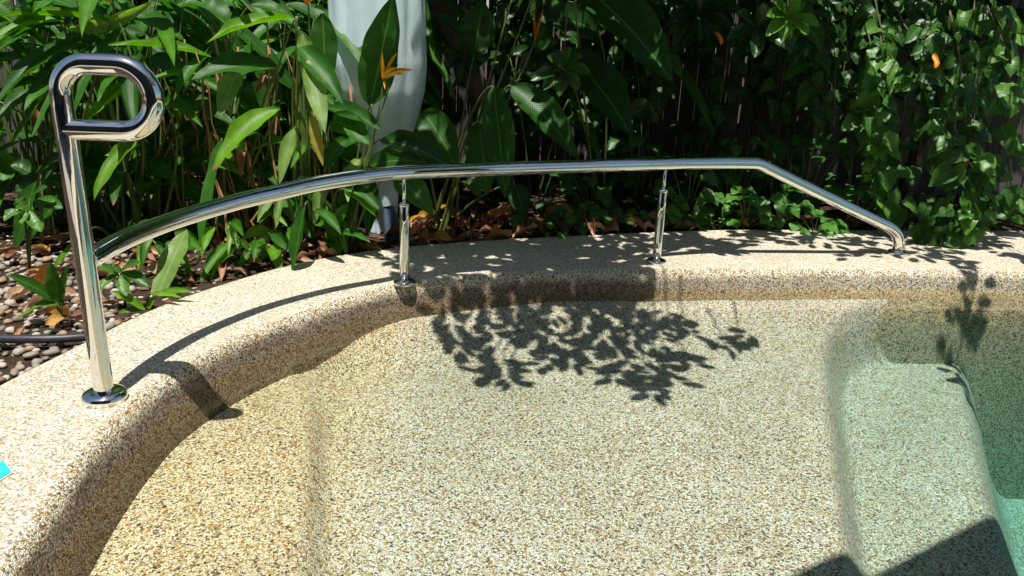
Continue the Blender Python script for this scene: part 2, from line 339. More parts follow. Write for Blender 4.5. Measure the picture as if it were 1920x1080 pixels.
# pool floor with its underwater steps
ZA, ZB, ZC, ZD = -.172, -.235, -.43, -1.15
WA = np.array([(p.x, p.y) for p in Wc]); cx0 = 2.0
def sst(a, b, x):
    t = max(0, min(1, (x - a) / (b - a))); return t * t * (3 - 2 * t)
def floor_z(x, y):
    xb = np.interp(y, [1.3, 2.2, 2.8, 3.3], [-.385, -.60, -.78, -1.2])
    wv = .04 + .12 * sst(2.0, 2.7, y)
    z = ZA + (ZB - ZA) * sst(-wv, wv, x - xb)
    dd = np.hypot(WA[:, 0] - x, WA[:, 1] - y); k = int(dd.argmin()); wx, wy = WA[k]
    sl = .02 + sst(1.6, 2.4, wy) * .46 * sst(-.85, -.35, wx); d_ = max(0, float(dd[k])) if (wx - cx0) * (x - wx) + (wy - 1.5) * (y - wy) < 0 else 0
    z = -.115 + (z + .115) * (1 - (1 - min(1, d_ / sl)) ** 1.7)
    xc = np.interp(y, [-.8, .4, 1.2, 1.58, 2.02, 2.6, 2.85, 3.05, 3.18, 3.28, 3.34, 3.6], [3.5, 1.5, .76, .87, 1.01, 1.20, 1.29, 1.38, 1.48, 1.62, 1.80, 3.2])
    z += (ZC - z) * sst(-.05, .10, x - xc)
    xd = np.interp(y, [-.8, .4, 1, 2.24, 3.48], [4.5, 2.0, 1.2, 1.66, 2.24])
    z += (ZD - ZC) * sst(-.10, .34, x - xd)
    return z + noise.noise(V((x * 1.7, y * 1.7, 0))) * .008
xs = np.concatenate([np.arange(-1.5, 2.8, .02), np.arange(2.8, 5.7, .1)]); ys = np.concatenate([np.arange(-1.0, .8, .1), np.arange(.8, 3.7, .02)])
fb_ = MB(); fb_.v = [(x, y, floor_z(x, y)) for y in ys for x in xs]; nx = len(xs)
fb_.f = [(j * nx + i, j * nx + i + 1, (j + 1) * nx + i + 1, (j + 1) * nx + i) for j in range(len(ys) - 1) for i in range(nx - 1)]
fb_.m = [0] * len(fb_.f); fb_.d = [(0, 0, 0, 0)] * len(fb_.v)
tag(fb_.build('pool_floor', M_flr), 'pebble aggregate pool floor with shallow steps going deeper to the right', 'pool floor', kind='structure')
wb = MB(); ring = [Wc[i] + Nrm[i] * .035 for i in range(0, nW, 2)]; k = len(ring)
wb.v = [(p.x, p.y, -.1) for p in ring] + [(p.x, p.y, -1.6) for p in ring]
wb.f = [tuple(range(k))[::-1], tuple(range(k, 2 * k))] + [(i, (i + 1) % k, k + (i + 1) % k, k + i) for i in range(k)]
wb.m = [0] * len(wb.f); wb.d = [(0, 0, 0, 0)] * len(wb.v)
wo_ = wb.build('water', M_water, smooth=False); tag(wo_, 'clear still pool water, turquoise where it deepens on the right', 'water', kind='structure')
import bmesh
bm = bmesh.new(); bm.from_mesh(wo_.data); bmesh.ops.recalc_face_normals(bm, faces=bm.faces[:]); bm.to_mesh(wo_.data); bm.free()

# ground round the pool: one sheet to the horizon
def bed_z(x, y):
    return -.035 + noise.noise(V((x * 1.3, y * 1.3, 4))) * .015 + max(0, min(.06, (y - 3.6) * .03))
gb = MB(); cen = V((2, 1.5)); ringn = len(Oc); fac = [0, .25, .55, .9, 1.4, 2.2, 4, 8, 20, 90]
for p in Oc:
    d = (p - cen).normalized()
    for f_ in fac:
        q = p + d * (f_ - .03); gb.v.append((q.x, q.y, bed_z(q.x, q.y) if f_ < 10 else -.03)); gb.d.append((0, 0, .5, 0))
nf = len(fac)
for i in range(ringn):
    j = (i + 1) % ringn
    for k in range(nf - 1): gb.f.append((i * nf + k, i * nf + k + 1, j * nf + k + 1, j * nf + k)); gb.m.append(0)
tag(gb.build('ground', M_soil), 'dark garden bed soil behind the pool coping', 'ground', kind='structure')

M_pav = plain('paving', (.24, .22, .18), (.34, .31, .26), 60, .8, .5, dist=.002)
pv = MB(); 
for (x0, x1, y0, y1) in ((-9, -1.52, -4.0, .0), (6.45, 12, -4.0, 3.0), (-1.52, 6.45, -4.0, -1.72)): box(pv, x0, x1, y0, y1, -.06, -.006)
tag(pv.build('paving', M_pav, smooth=False), 'beige paving round the near side of the pool', 'paving', kind='structure')

# ------------------------------------------------------------------ handrail
P0 = V((-1.059, 1.817, 0)); RT = .0268
hr = empty('handrail', P0); tag(hr, 'curved polished steel handrail with looped grip post along the pool edge', 'handrail')
def lean(z): return V((-.004 * z, 0, 0))
zt, zb_ = .851, .701; rc = (zt - zb_) / 2; wl = .211
post = MB()
pp = [P0 + V((0, 0, .01)), P0 + V((0, 0, .3)) + lean(.3), P0 + V((0, 0, .6)) + lean(.6), P0 + V((0, 0, zt - .07)) + lean(.75)]
top0 = pp[-1]
tube(post, [pp[0].lerp(top0, t / 12) for t in range(13)], .0245, 40, False)
post.build('post', M_steel, hr)
lp = MB(); d = V((1, .03, 0)).normalized(); q = top0.copy(); path = [q.copy()]
for k in range(1, 11):
    a = math.pi / 2 * k / 10; path.append(q + d * (.07 - .07 * math.cos(a)) + V((0, 0, .07 * math.sin(a))))
x1 = wl - rc
for k in range(1, 6): path.append(q + d * (.07 + (x1 - .07) * k / 6) + V((0, 0, .07)))
cc = q + d * x1 + V((0, 0, .07 - rc))
for k in range(0, 25):
    a = math.pi / 2 - math.pi * k / 24; path.append(cc + d * (rc * math.cos(a)) + V((0, 0, rc * math.sin(a))))
for k in range(1, 6): path.append(cc + V((0, 0, -rc)) - d * (x1 - .004) * (k / 5))
tube(lp, path, .0245, 40, False); lp.build('grab_loop', M_steel, hr)
# top rail, measured from its silhouette and its shadow
rp = [(-1.060, 1.826, .376), (-1.0605, 1.86, .379), (-1.053, 1.974, .386), (-1.025, 2.117, .392), (-.982, 2.246, .398), (-.893, 2.425, .408), (-.80, 2.555, .417), (-.70, 2.660, .430), (-.565, 2.775, .440), (-.425, 2.885, .442), (-.15, 3.01, .444), (.2, 3.16, .445), (.646, 3.345, .446), (.85, 3.42, .446), (1.03, 3.468, .446)]
rail = [p for p in catmull(rp, 8)]
endp = V((1.889, 3.671, 0)); cor = V((1.085, 3.482, .446)); knee = V((1.868, 3.668, .115))
rail = rail[:-1]
for k in range(0, 9): rail.append(bez(V((1.05, 3.473, .446)), cor + V((.01, 0, .002)), cor.lerp(knee, .06), k / 8))
for k in range(1, 10): rail.append(cor.lerp(knee, .06 + .82 * k / 10))
for k in range(0, 13): rail.append(bez(cor.lerp(knee, .88), knee + V((.02, .004, -.0)), endp + V((0, 0, .045)), k / 12))
rail.append(endp + V((0, 0, .005)))
rm = MB(); tube(rm, rail, RT, 40, True); rm.build('top_rail', M_steel, hr)
def flange(c, r, h, name='base_flange', parent=None):
    f = MB(); lathe(f, c, [(r, .001), (r, h * .45), (r * .97, h * .7), (r * .88, h * .92), (r * .7, h * 1.06), (r * .3, h * 1.1)], 48); return f.build(name, M_steel, parent or hr)
flange(P0, .056, .024); flange(endp, .047, .018)
for (bx, by, zr, lz) in ((-.425, 2.889, .442, .325), (.646, 3.343, .446, .335)):
    sm = MB(); c = V((bx, by, 0))
    tube(sm, [c + V((0, 0, .005)), c + V((0, 0, .1)), c + V((0, 0, .2)), c + V((0, 0, lz - .006)), c + V((0, 0, lz))], [.019, .019, .019, .019, .0165], 32)
    so = sm.build('support_post', M_steel, hr)
    pm = MB(); tube(pm, [c + V((0, 0, lz - .01)), c + V((0, 0, zr - .02))], .0075, 20); pm.build('pin', M_steel, so)
    cm = MB(); lathe(cm, c + V((0, 0, lz - .012)), [(.0205, 0), (.0213, .004), (.0205, .010), (.0145, .0135)], 32); cm.build('collar', M_steel, so)
    flange(c, .045, .016, 'base_flange', so)

# ------------------------------------------------------------------ small fixed things
t = empty('pool_tile', atz(-3, 882, 0)); tag(t, 'small turquoise ceramic tile set in the pale coping', 'tile')
tp = [atz(-25, 878, .0), atz(-12, 909, .0), atz(22, 888, .0), atz(8, 869, .0)]; mc = sum(tp, V()) / 4
def slab(mb, pts, z0, z1, mi=0):
    k = len(pts); mb.add([V((p.x, p.y, z0)) for p in pts] + [V((p.x, p.y, z1)) for p in pts], [tuple(range(k)), tuple(range(k, 2 * k))] + [(i, (i + 1) % k, k + (i + 1) % k, k + i) for i in range(k)], None, mi)
q_ = MB(); slab(q_, [mc + (p - mc) * 1.13 for p in tp], -.01, .0035); q_.build('grout', M_grout, t, False)
q_ = MB(); slab(q_, tp, -.01, .006); q_.build('glazed_face', M_tile, t, False)
h = MB(); tube(h, [V((p.x, p.y, p.z)) for p in catmull([(-2.6, 2.30, .0), (-2.1, 2.20, -.002), (-1.8, 2.185, .002), (-1.58, 2.175, .004), (-1.42, 2.20, .0), (-1.30, 2.27, -.012), (-1.2, 2.4, -.05)], 8)], .0135, 20)
tag(h.build('irrigation_pipe', M_hose), 'black plastic irrigation pipe lying on the pebbles beside the coping', 'pipe')

# fence
fz = empty('paling_fence', (0, 5.3, 0)); tag(fz, 'tall weathered grey timber paling fence behind the plants', 'fence')
pl = MB(); x = -7.0
while x < 9:
    wd = U(.088, .1); hh = 1.72 + U(-.03, .03); y = 5.3 + U(-.004, .004); tl = U(-.008, .008); rn = R()
    vs_ = [(x, y, -.03), (x + wd, y, -.03), (x + wd + tl, y, hh - .05), (x + wd / 2 + tl, y, hh), (x + tl, y, hh - .05)]
    vs_ += [(a, b2 + .014, c_) for a, b2, c_ in vs_]
    pl.add(vs_, [(0, 1, 2, 3, 4), (9, 8, 7, 6, 5)] + [(i, i + 5, (i + 1) % 5 + 5, (i + 1) % 5) for i in range(5)], [(0, 0, rn, rn)] * 10)
    x += wd + U(.002, .011)
pl.build('palings', M_fence, fz, False)
for z in (.35, 1.45):
    rl = MB(); box(rl, -7, 9, 5.317, 5.355, z, z + .09); rl.build('rail', M_fence, fz, False)
for x in (-5.5, -3.1, -.7, 1.7, 4.1, 6.5):
    rl = MB(); box(rl, x, x + .1, 5.357, 5.45, -.05, 1.75); rl.build('fence_post', M_fence, fz, False)

# pale blue wrapped bundle
c = aty(707, 470, 3.75); bw = empty('wrapped_bundle', (c.x, 3.85, bed_z(c.x, 3.85))); tag(bw, 'tall pale blue cloth-covered bundle tapering to a narrow foot among the plants', 'garden ornament')
def ax(py, px):
    p = aty(px, py, 3.85); return p
rows = [(-420, 700, 42), (-300, 702, 70), (-150, 705, 86), (0, 706, 89), (60, 707, 89), (120, 708, 88), (170, 711, 81), (215, 714, 69), (250, 715, 58), (290, 717, 43), (340, 719, 29), (400, 719, 25), (440, 719, 26), (468, 719, 28)]
sg = 96; mb = MB(); vs_ = []; rr = []
import itertools
rows2 = []
for (a, b2) in zip(rows, rows[1:]):
    for k in range(6): t_ = k / 6; rows2.append([a[i] * (1 - t_) + b2[i] * t_ for i in range(3)])
rows2.append(list(rows[-1]))
for (py, px, hw) in rows2:
    p = ax(py, px); dd = (p - EYE).dot(fwd); r_ = hw * dd / F
    for k in range(sg):
        a = 2 * math.pi * k / sg
        g = abs(math.sin(a * 4.5 + .35 * math.sin(p.z * 3))) ** .5 * .07 + .022 * noise.noise(V((math.cos(a) * 2.2, math.sin(a) * 2.2, p.z * 3.5))) + .014 * math.sin(a * 13 + p.z * 6)
        rad_ = r_ * (.955 + g)
        vs_.append((p.x + rad_ * math.cos(a), p.y + rad_ * math.sin(a), p.z)); 
kk = len(rows2)
fs = [(i * sg + k, i * sg + (k + 1) % sg, (i + 1) * sg + (k + 1) % sg, (i + 1) * sg + k) for i in range(kk - 1) for k in range(sg)]
fs.append(tuple(range(sg)))
mb.add(vs_, fs, [(0, 0, .5, .5)] * len(vs_)); mb.build('cover', M_cover, bw)
sk_ = MB(); vs_ = []
for i in range(7):
    z = -.04 + .16 * i / 6; p = aty(737, 470, 3.74)
    for k in range(40):
        a = 2 * math.pi * k / 40; r_ = (.062 - .022 * (i / 6)) * (1 + .14 * math.sin(a * 3 + i * .7) + .05 * math.sin(a * 7 + i))
        vs_.append((p.x - .01 * i / 6 + r_ * .75 * math.cos(a), 3.72 + r_ * math.sin(a), z))
sk_.add(vs_, [(i * 40 + k, i * 40 + (k + 1) % 40, (i + 1) * 40 + (k + 1) % 40, (i + 1) * 40 + k) for i in range(6) for k in range(40)])
so = sk_.build('foot_wrap', M_skirt, bw); so['label'] = 'darker blue-grey cloth gathered at the foot'

# ------------------------------------------------------------------ leaves
def leaf(mb, P0_, P1, P2, W, up, shape='blade', fold=.25, wave=.06, nseg=12, nu=4, curl=0., rnd=None, mi=0, petiole=0):
    """one leaf with its midrib on a curve P0 P1 P2; up is the side its face turns to"""
    P0_, P1, P2, up = V(P0_), V(P1), V(P2), V(up)
    r1 = R() if rnd is None else min(1, max(0, rnd + U(-.12, .12))); r2 = R(); ph = R() * 9
    Ln = (P1 - P0_).length + (P2 - P1).length
    vs_, dt, fs = [], [], []
    for i in range(nseg + 1):
        t = (i / nseg) ** (1.55 if shape == 'heart' else 1); p = bez(P0_, P1, P2, t); tg = (bez(P0_, P1, P2, min(1, t + .03)) - bez(P0_, P1, P2, max(0, t - .03))).normalized()
        s_ = tg.cross(up);
        if s_.length < 1e-3: s_ = tg.cross(V((.3, .5, .8)))
        s_.normalize(); nn = s_.cross(tg).normalized()
        if shape == 'blade': w_ = (math.sin(math.pi * min(1, t ** .80)) ** .78) * (1 - .2 * max(0, t - .6))
        elif shape == 'heart': w_ = math.sin(math.pi * min(1, (t + .012) ** .60)) ** .72 * (1 - .18 * t) if t < 1 else 0
        else: w_ = math.sin(math.pi * t ** .9) ** .75 * (.75 + .5 * t)
        if t == 0: w_ = .03 if shape != 'heart' else .06
        if t == 1: w_ = .0
        for j in range(-nu, nu + 1):
            v_ = j / nu; a = fold * abs(v_) ** 1.3
            x_ = v_ * w_ * W / 2
            zz = abs(x_) * math.sin(a) * 1.6 - curl * x_ * x_ / max(W, .01) * 3
            zz += W * wave * math.sin(t * 11 + ph + (1.7 if v_ > 0 else 0)) * v_ * v_ + W * .03 * math.sin(t * 23 + ph * 2) * abs(v_)
            q = p + s_ * (x_ * math.cos(a)) + nn * zz
            if shape == 'heart' and t < .2: q = q - tg * (Ln * .07 * abs(v_) ** 1.5 * math.sin(math.pi * t / .2))
            vs_.append(q); dt.append((t, v_ * .5 + .5, r1, r2))
    w2 = 2 * nu + 1
    for i in range(nseg):
        for j in range(2 * nu): fs.append((i * w2 + j, i * w2 + j + 1, (i + 1) * w2 + j + 1, (i + 1) * w2 + j))
    mb.add(vs_, fs, dt, mi)
def depthpx(px, p): return px * (p - EYE).dot(fwd) / F

# hero leaves of the ginger-like plants: (base px, tip px, depth base, depth tip, width px, bow px, lit-face lean, colour, tone with sun or shade painted in)
CAMUP = V((0, -.55, .85))
plants = {}
def plant(key, px, py, Y, label, grp='tall narrow-leaved plants left of the blue bundle', kind='heliconia_plant'):
    p = aty(px, py, Y); z = bed_z(p.x, Y); e = empty(kind, (p.x, Y, z)); tag(e, label, 'plant', grp); plants[key] = e; return e
def hero(key, x0, y0, x1, y1, Y0, Y1, wpx, bow=20, fold=.3, face=None, tone=.6, m=None, shape='blade', stem=True, curl=0., wave=.06):
    e = plants[key]; a = aty(x0, y0, Y0); b_ = aty(x1, y1, Y1); mid = (a + b_) / 2; d_ = (b_ - a)
    mid = mid + V((0, 0, depthpx(bow, mid)))
    mb_ = MB(); W_ = depthpx(wpx, mid) * 1.16
    leaf(mb_, a, mid, b_, W_, face or CAMUP, shape, fold, wave, 22, 5, curl, tone)
    mb_.build('leaf', m or G1, e)
    if stem:
        s_ = MB(); root = V((e.location.x + U(-.06, .06), e.location.y + U(-.05, .05), e.location.z - .02))
        ctrl = root.lerp(a, .55) + V((0, 0, (a.z - root.z) * .35)); dr = (mid - a).normalized()
        ctrl = ctrl * .6 + (a - dr * .18) * .4 if a.z > .25 else ctrl
        tube(s_, [bez(root, ctrl, a, k / 14) for k in range(15)], [.008 - .005 * k / 14 for k in range(15)], 8); s_.build('stem', M_stem, e)
FU = V((0, -.9, .45)); UPF = V((0, -.3, 1)); SIDE = V((.5, -.8, .2))
plant('a', 95, 450, 3.55, 'tall bright green clump behind the looped grip post')
plant('b', 235, 450, 3.5, 'bushy clump with long arching blades just right of the looped post')
plant('c', 420, 440, 3.55, 'upright clump with brown dry canes at its foot')
plant('d', 570, 440, 3.5, 'thick stemmed clump with hanging folded blades left of the blue bundle')
plant('e', 650, 465, 3.48, 'flowering plant whose dark erect blade crosses the pale blue bundle')
plant('f', 830, 440, 3.9, 'dark green plant with hanging blades right of the blue bundle', 'large dark-leaved plants right of the blue bundle')
plant('g', 1120, 420, 4.5, 'plant with two huge dark drooping blades in front of the fence', 'large dark-leaved plants right of the blue bundle')
hero('a', 208, 42, 2, 30, 3.3, 3.2, 30, 14, .5, UPF, .75)
hero('a', 130, 52, 286, 2, 3.35, 3.3, 26, -22, .35, V((.2, -.6, -.3)), .5, G4, stem=False)
hero('a', 118, 40, -30, 95, 3.3, 3.1, 38, 30, .35, UPF, .75)
hero('a', 190, 0, 330, -40, 3.4, 3.4, 50, 10, .4, UPF, .8)
hero('a', 85, 165, -10, 232, 3.4, 3.2, 36, 14, .3, UPF, .3)
hero('a', 60, 110, -40, 130, 3.5, 3.4, 34, 12, .3, UPF, .2)
hero('a', 150, 20, 20, -10, 3.4, 3.5, 60, 20, .3, UPF, .35)
hero('a', 70, 330, 30, 470, 3.4, 3.3, 34, 10, .2, FU, .15)
hero('a', 30, 60, -60, 40, 3.6, 3.5, 60, 10, .2, FU, .2)
hero('b', 395, 107, 202, 85, 3.35, 3.2, 30, 16, .45, UPF, .8)
hero('b', 262, 158, 160, 232, 3.3, 3.1, 34, 16, .45, V((-.3, -.6, .8)), .95)
hero('b', 370, 138, 270, 155, 3.4, 3.3, 22, 8, .4, UPF, .7)
hero('b', 262, 262, 176, 376, 3.2, 3.0, 34, 26, .35, V((-.3, -.8, .5)), .8)
hero('b', 235, 30, 345, 78, 3.5, 3.4, 44, 14, .3, UPF, .3)
hero('b', 390, 105, 325, 190, 3.35, 3.2, 26, 20, .35, V((-.3, -.7, .6)), .55)
hero('b', 330, 285, 405, 235, 3.5, 3.5, 30, 10, .3, FU, .35)
hero('b', 170, 430, 80, 540, 3.0, 2.85, 14, 18, .35, V((-.4, -.6, .6)), .6)
hero('b', 262, 270, 196, 292, 3.4, 3.3, 16, -4, .2, FU, .5, G4)
hero('c', 518, 126, 358, 150, 3.35, 3.15, 48, 26, .22, V((-.1, -.75, .66)), .35)
hero('c', 552, 36, 386, 82, 3.4, 3.2, 40, 22, .4, UPF, .85)
hero('c', 447, 132, 412, 218, 3.3, 3.2, 38, 6, .25, FU, .6, G4)
hero('c', 525, 205, 398, 322, 3.25, 3.05, 46, 30, .35, V((-.3, -.75, .6)), .85)
hero('c', 520, 150, 452, 262, 3.5, 3.45, 66, 6, .15, FU, .1)
hero('c', 430, 50, 330, 10, 3.5, 3.5, 70, 24, .25, UPF, .3)
hero('c', 470, 10, 560, 60, 3.45, 3.4, 44, 20, .3, UPF, .35)
hero('c', 415, 262, 372, 492, 3.2, 2.98, 30, 10, .3, V((-.5, -.8, .1)), .5)
hero('c', 350, 430, 280, 592, 2.95, 2.72, 40, 6, .12, V((-.2, -.95, .3)), .5, G4, stem=False)
hero('c', 440, 452, 372, 540, 3.1, 2.9, 22, 22, .4, UPF, .7, stem=False)
hero('c', 448, 462, 392, 528, 3.1, 2.95, 16, 18, .4, UPF, .95, stem=False)
hero('c', 470, 470, 438, 525, 3.1, 3.02, 12, 8, .3, FU, .5, stem=False)
hero('c', 395, 330, 345, 250, 3.5, 3.5, 40, -8, .2, FU, .15)
hero('c', 470, 300, 455, 380, 3.5, 3.45, 30, 4, .2, FU, .2)
hero('d', 560, 88, 645, 198, 3.3, 3.15, 40, 22, .3, V((.3, -.9, .3)), .35)
hero('d', 566, 60, 590, 165, 3.35, 3.3, 30, 4, .25, FU, .7, G4)
hero('d', 578, 110, 610, 250, 3.25, 3.1, 34, 8, .2, V((.2, -.95, .2)), .6, G4)
hero('d', 584, 215, 606, 312, 3.2, 3.15, 20, 4, .3, FU, .7, G6)
hero('d', 552, 240, 524, 345, 3.2, 3.12, 24, 8, .3, FU, .6, G4)
hero('d', 518, 368, 482, 418, 3.05, 2.98, 18, 10, .35, V((-.3, -.9, .4)), .5, G4)
hero('d', 526, 372, 518, 428, 3.05, 3.0, 14, 6, .35, FU, .6, G4)
hero('d', 572, 385, 548, 518, 3.08, 3.0, 28, 14, .3, V((-.5, -.85, .2)), .3)
hero('d', 605, 25, 612, 180, 3.55, 3.5, 46, 4, .15, FU, .1)
hero('d', 470, 285, 560, 262, 3.4, 3.35, 24, 10, .3, UPF, .5)
hero('d', 590, 395, 640, 440, 3.2, 3.1, 22, 16, .3, UPF, .4)
hero('d', 610, 335, 590, 420, 3.3, 3.25, 22, 8, .3, FU, .5, G4)
hero('d', 545, 290, 480, 330, 3.45, 3.4, 34, 16, .3, UPF, .25)
hero('d', 560, 500, 530, 545, 3.15, 3.08, 12, 6, .3, FU, .7, stem=False)
hero('e', 694, 198, 738, -12, 3.42, 3.38, 66, -6, .15, V((-.15, -1, .1)), .05)
hero('e', 612, 202, 716, 243, 3.35, 3.2, 36, 14, .3, V((.1, -.7, .7)), .2)
hero('e', 622, 228, 694, 272, 3.3, 3.2, 46, 20, .3, V((.1, -.8, .5)), .4)
hero('e', 712, 262, 852, 320, 3.4, 3.25, 44, 22, .3, V((.1, -.75, .65)), .1)
hero('e', 690, 312, 800, 306, 3.35, 3.25, 46, 16, .25, V((.1, -.8, .55)), .15)
hero('e', 742, 330, 812, 404, 3.3, 3.15, 46, 14, .25, V((.3, -.9, .3)), .3)
hero('e', 640, 350, 712, 395, 3.3, 3.2, 30, 16, .3, UPF, .2)
hero('e', 645, 355, 706, 408, 3.25, 3.2, 16, 10, .3, UPF, .6)
hero('e', 610, 300, 690, 258, 3.5, 3.5, 30, 10, .3, UPF, .25)
hero('e', 600, 375, 560, 330, 3.35, 3.3, 30, 4, .3, FU, .2)
hero('e', 628, 440, 695, 455, 3.3, 3.2, 18, 14, .3, UPF, .45)
hero('e', 626, 425, 655, 380, 3.3, 3.3, 20, 4, .3, FU, .5)
hero('e', 668, 330, 640, 420, 3.35, 3.3, 34, 8, .2, FU, .25)
hero('e', 700, 340, 690, 440, 3.45, 3.4, 30, 6, .2, FU, .2)
hero('e', 650, 300, 745, 345, 3.5, 3.4, 34, 16, .3, UPF, .3)
hero('f', 792, 210, 856, 316, 3.6, 3.5, 58, 16, .2, V((.1, -.95, .3)), .1)
hero('f', 926, 162, 948, 372, 3.6, 3.45, 52, 4, .2, V((.05, -1, .15)), .25)
hero('f', 898, 230, 914, 366, 3.6, 3.5, 56, 6, .2, V((-.1, -1, .2)), .2)
hero('f', 958, 160, 1086, 304, 3.7, 3.5, 56, 26, .25, V((.25, -.9, .4)), .15)
hero('f', 850, 325, 760, 270, 3.6, 3.5, 40, 10, .2, FU, .05)
hero('f', 870, 340, 900, 372, 3.7, 3.6, 26, 10, .2, UPF, .3)
hero('f', 890, 100, 905, 0, 3.9, 3.9, 60, 0, .15, FU, .0)
hero('f', 965, 345, 985, 410, 3.8, 3.75, 36, 4, .2, FU, .0)
hero('g', 1075, -40, 1266, 160, 4.0, 3.8, 92, 30, .22, V((.2, -.9, .45)), .15)
hero('g', 1060, 100, 1188, 262, 4.1, 3.9, 74, 30, .22, V((.2, -.9, .4)), .08)
hero('g', 1120, 60, 1010, 40, 4.3, 4.2, 60, 20, .2, FU, .05)

random.seed(91)
for k in range(46):
    px, py = U(140, 690), U(250, 440); key = 'b' if px < 330 else ('c' if px < 500 else ('d' if px < 600 else 'e'))
    dx = U(20, 85) * random.choice((-1, 1)); dy = U(10, 110); Y = U(3.42, 3.75)
    hero(key, px, py, px + dx, py + dy, Y, Y - U(.05, .25), U(20, 36), U(8, 28), U(.2, .45), V((U(-.3, .3), -.75, U(.3, .7))), random.choice((.1, .2, .35, .5, .75)), G1 if R() < .85 else G4, stem=k % 3 == 0)
for k in range(30):
    px = U(270, 640); py = U(395, 470); key = 'b' if px < 330 else ('c' if px < 500 else ('d' if px < 600 else 'e'))
    Y = 2.75 + (px - 270) / 370 * .55 + U(.05, .25); dx = U(15, 60) * random.choice((-1, 1)); dy = U(15, 70)
    hero(key, px, py, px + dx, py + dy, Y, Y - U(.05, .15), U(12, 24), U(10, 24), U(.25, .5), V((U(-.3, .3), -.7, U(.3, .8))), random.choice((.3, .5, .7, .9)), G1 if R() < .8 else G4, stem=k % 2 == 0)
# flowers on their stalks
def flower(key, px, py, Y, sc, root, m, bracts, labelled=None):
    e = plants[key]; p = aty(px, py, Y); s_ = MB(); r_ = aty(root[0], root[1], Y)
    tube(s_, [bez(r_, r_.lerp(p, .5) + V((.03, 0, -.02)), p, k / 12) for k in range(13)], [.006 - .003 * k / 12 for k in range(13)], 8)
    s_.build('stem', M_stem, e); f = MB()
    for (dx, dy, ln, w_) in bracts:
        tip = aty(px + dx, py + dy, Y - .02); mid = p.lerp(tip, .5) + V((0, -.01, .015 * (1 if dx > 0 else -1)))
        leaf(f, p, mid, tip, w_, V((0, -.6, .8)), 'blade', 1.1, .02, 10, 3, 0, .5)
    f.build('flower', m, e)
flower('e', 720, 150, 3.38, 1, (640, 480), M_flow, [(-4, -55, 0, .035), (28, -55, 0, .018), (55, -18, 0, .030), (25, -22, 0, .035), (2, 18, 0, .02), (38, -10, 0, .018)])
flower('d', 578, 8, 3.35, 1, (572, 300), M_flow, [(-4, -40, 0, .04), (30, -14, 0, .035), (10, -36, 0, .03)])
flower('f', 1003, 78, 3.75, 1, (870, 330), M_orange, [(-2, -70, 0, .018), (16, -62, 0, .016), (9, -40, 0, .018)])
flower('a', 208, 5, 3.3, 1, (255, 150), M_orange, [(-5, -28, 0, .025), (18, -20, 0, .022)])
# bare stems of the right hand plants
for key, pts, r_ in (('f', [(828, 445), (862, 330), (905, 190), (962, -10)], .007), ('f', [(822, 440), (870, 300), (930, 170), (1000, -10)], .0075), ('f', [(832, 442), (880, 280), (975, 130)], .008), ('f', [(812, 430), (822, 380), (840, 330)], .006),
                    ('d', [(560, 470), (570, 300), (560, 150), (556, 30)], .011), ('d', [(590, 480), (574, 300), (568, 150), (560, 50)], .009), ('d', [(545, 470), (552, 330), (562, 200)], .010), ('a', [(130, 430), (175, 180), (110, 40)], .007), ('a', [(200, 440), (190, 170), (130, 50), (60, 42)], .006),
                    ('b', [(300, 440), (330, 250), (225, 40)], .006), ('b', [(240, 450), (120, 270), (-20, 180)], .006), ('b', [(235, 450), (215, 300), (120, 110), (0, 78)], .006), ('b', [(345, 390), (338, 250), (320, 180), (300, 130)], .005), ('c', [(470, 450), (500, 300), (515, 180), (518, 140)], .007),
                    ('e', [(655, 480), (690, 290), (745, 120)], .006), ('e', [(640, 490), (680, 300), (697, 195)], .006)):
    s_ = MB(); Y = plants[key].location.y - .08; P_ = catmull([aty(a, b2, Y) for a, b2 in pts], 8); tube(s_, P_, [r_ * (1 - .45 * k / len(P_)) for k in range(len(P_))], 10); s_.build('stem', M_stem, plants[key])
# dry brown canes at the foot of the clumps
dc = MB()
for k in range(44):
    gx = random.choice([340, 390, 400, 410, 430, 450, 470, 590]); b_ = aty(gx + U(-30, 60), 0, U(3.3, 3.7)); b_.z = -.03
    t_ = V((b_.x + U(-.22, .08), b_.y + U(-.1, .15), U(.25, 1.0))); tube(dc, [bez(b_, b_.lerp(t_, .5) + V((U(-.05, .05), 0, 0)), t_, i / 6) for i in range(7)], [U(.002, .0065)] * 7, 6)
for k in range(26):
    b_ = aty(U(380, 450), U(130, 170), U(3.5, 3.7)); t_ = b_ + V((U(-.02, .16), U(-.1, .1), U(-.35, -.2))); tube(dc, [b_, b_.lerp(t_, .5), t_], [.005, .004, .003], 6)
dcn = dc.build('dry_canes', M_cane, plants['c'])
dl = MB()
for (x0, y0, x1, y1, wp) in ((80, 190, 75, 260, 22), (350, 440, 420, 540, 14), (92, 160, 118, 120, 12), (460, 260, 452, 330, 22), (500, 140, 480, 175, 18), (405, 130, 430, 210, 20), (590, 405, 620, 350, 10), (330, 170, 372, 250, 16), (500, 440, 470, 520, 18)):
    a = aty(x0, y0, 3.45); b_ = aty(x1, y1, 3.4); leaf(dl, a, (a + b_) / 2 + V((.02, -.03, .01)), b_, depthpx(wp, a), FU, 'blade', .9, .2, 10, 3, 0)
dl.build('withered_leaves', M_cane, plants['c'])

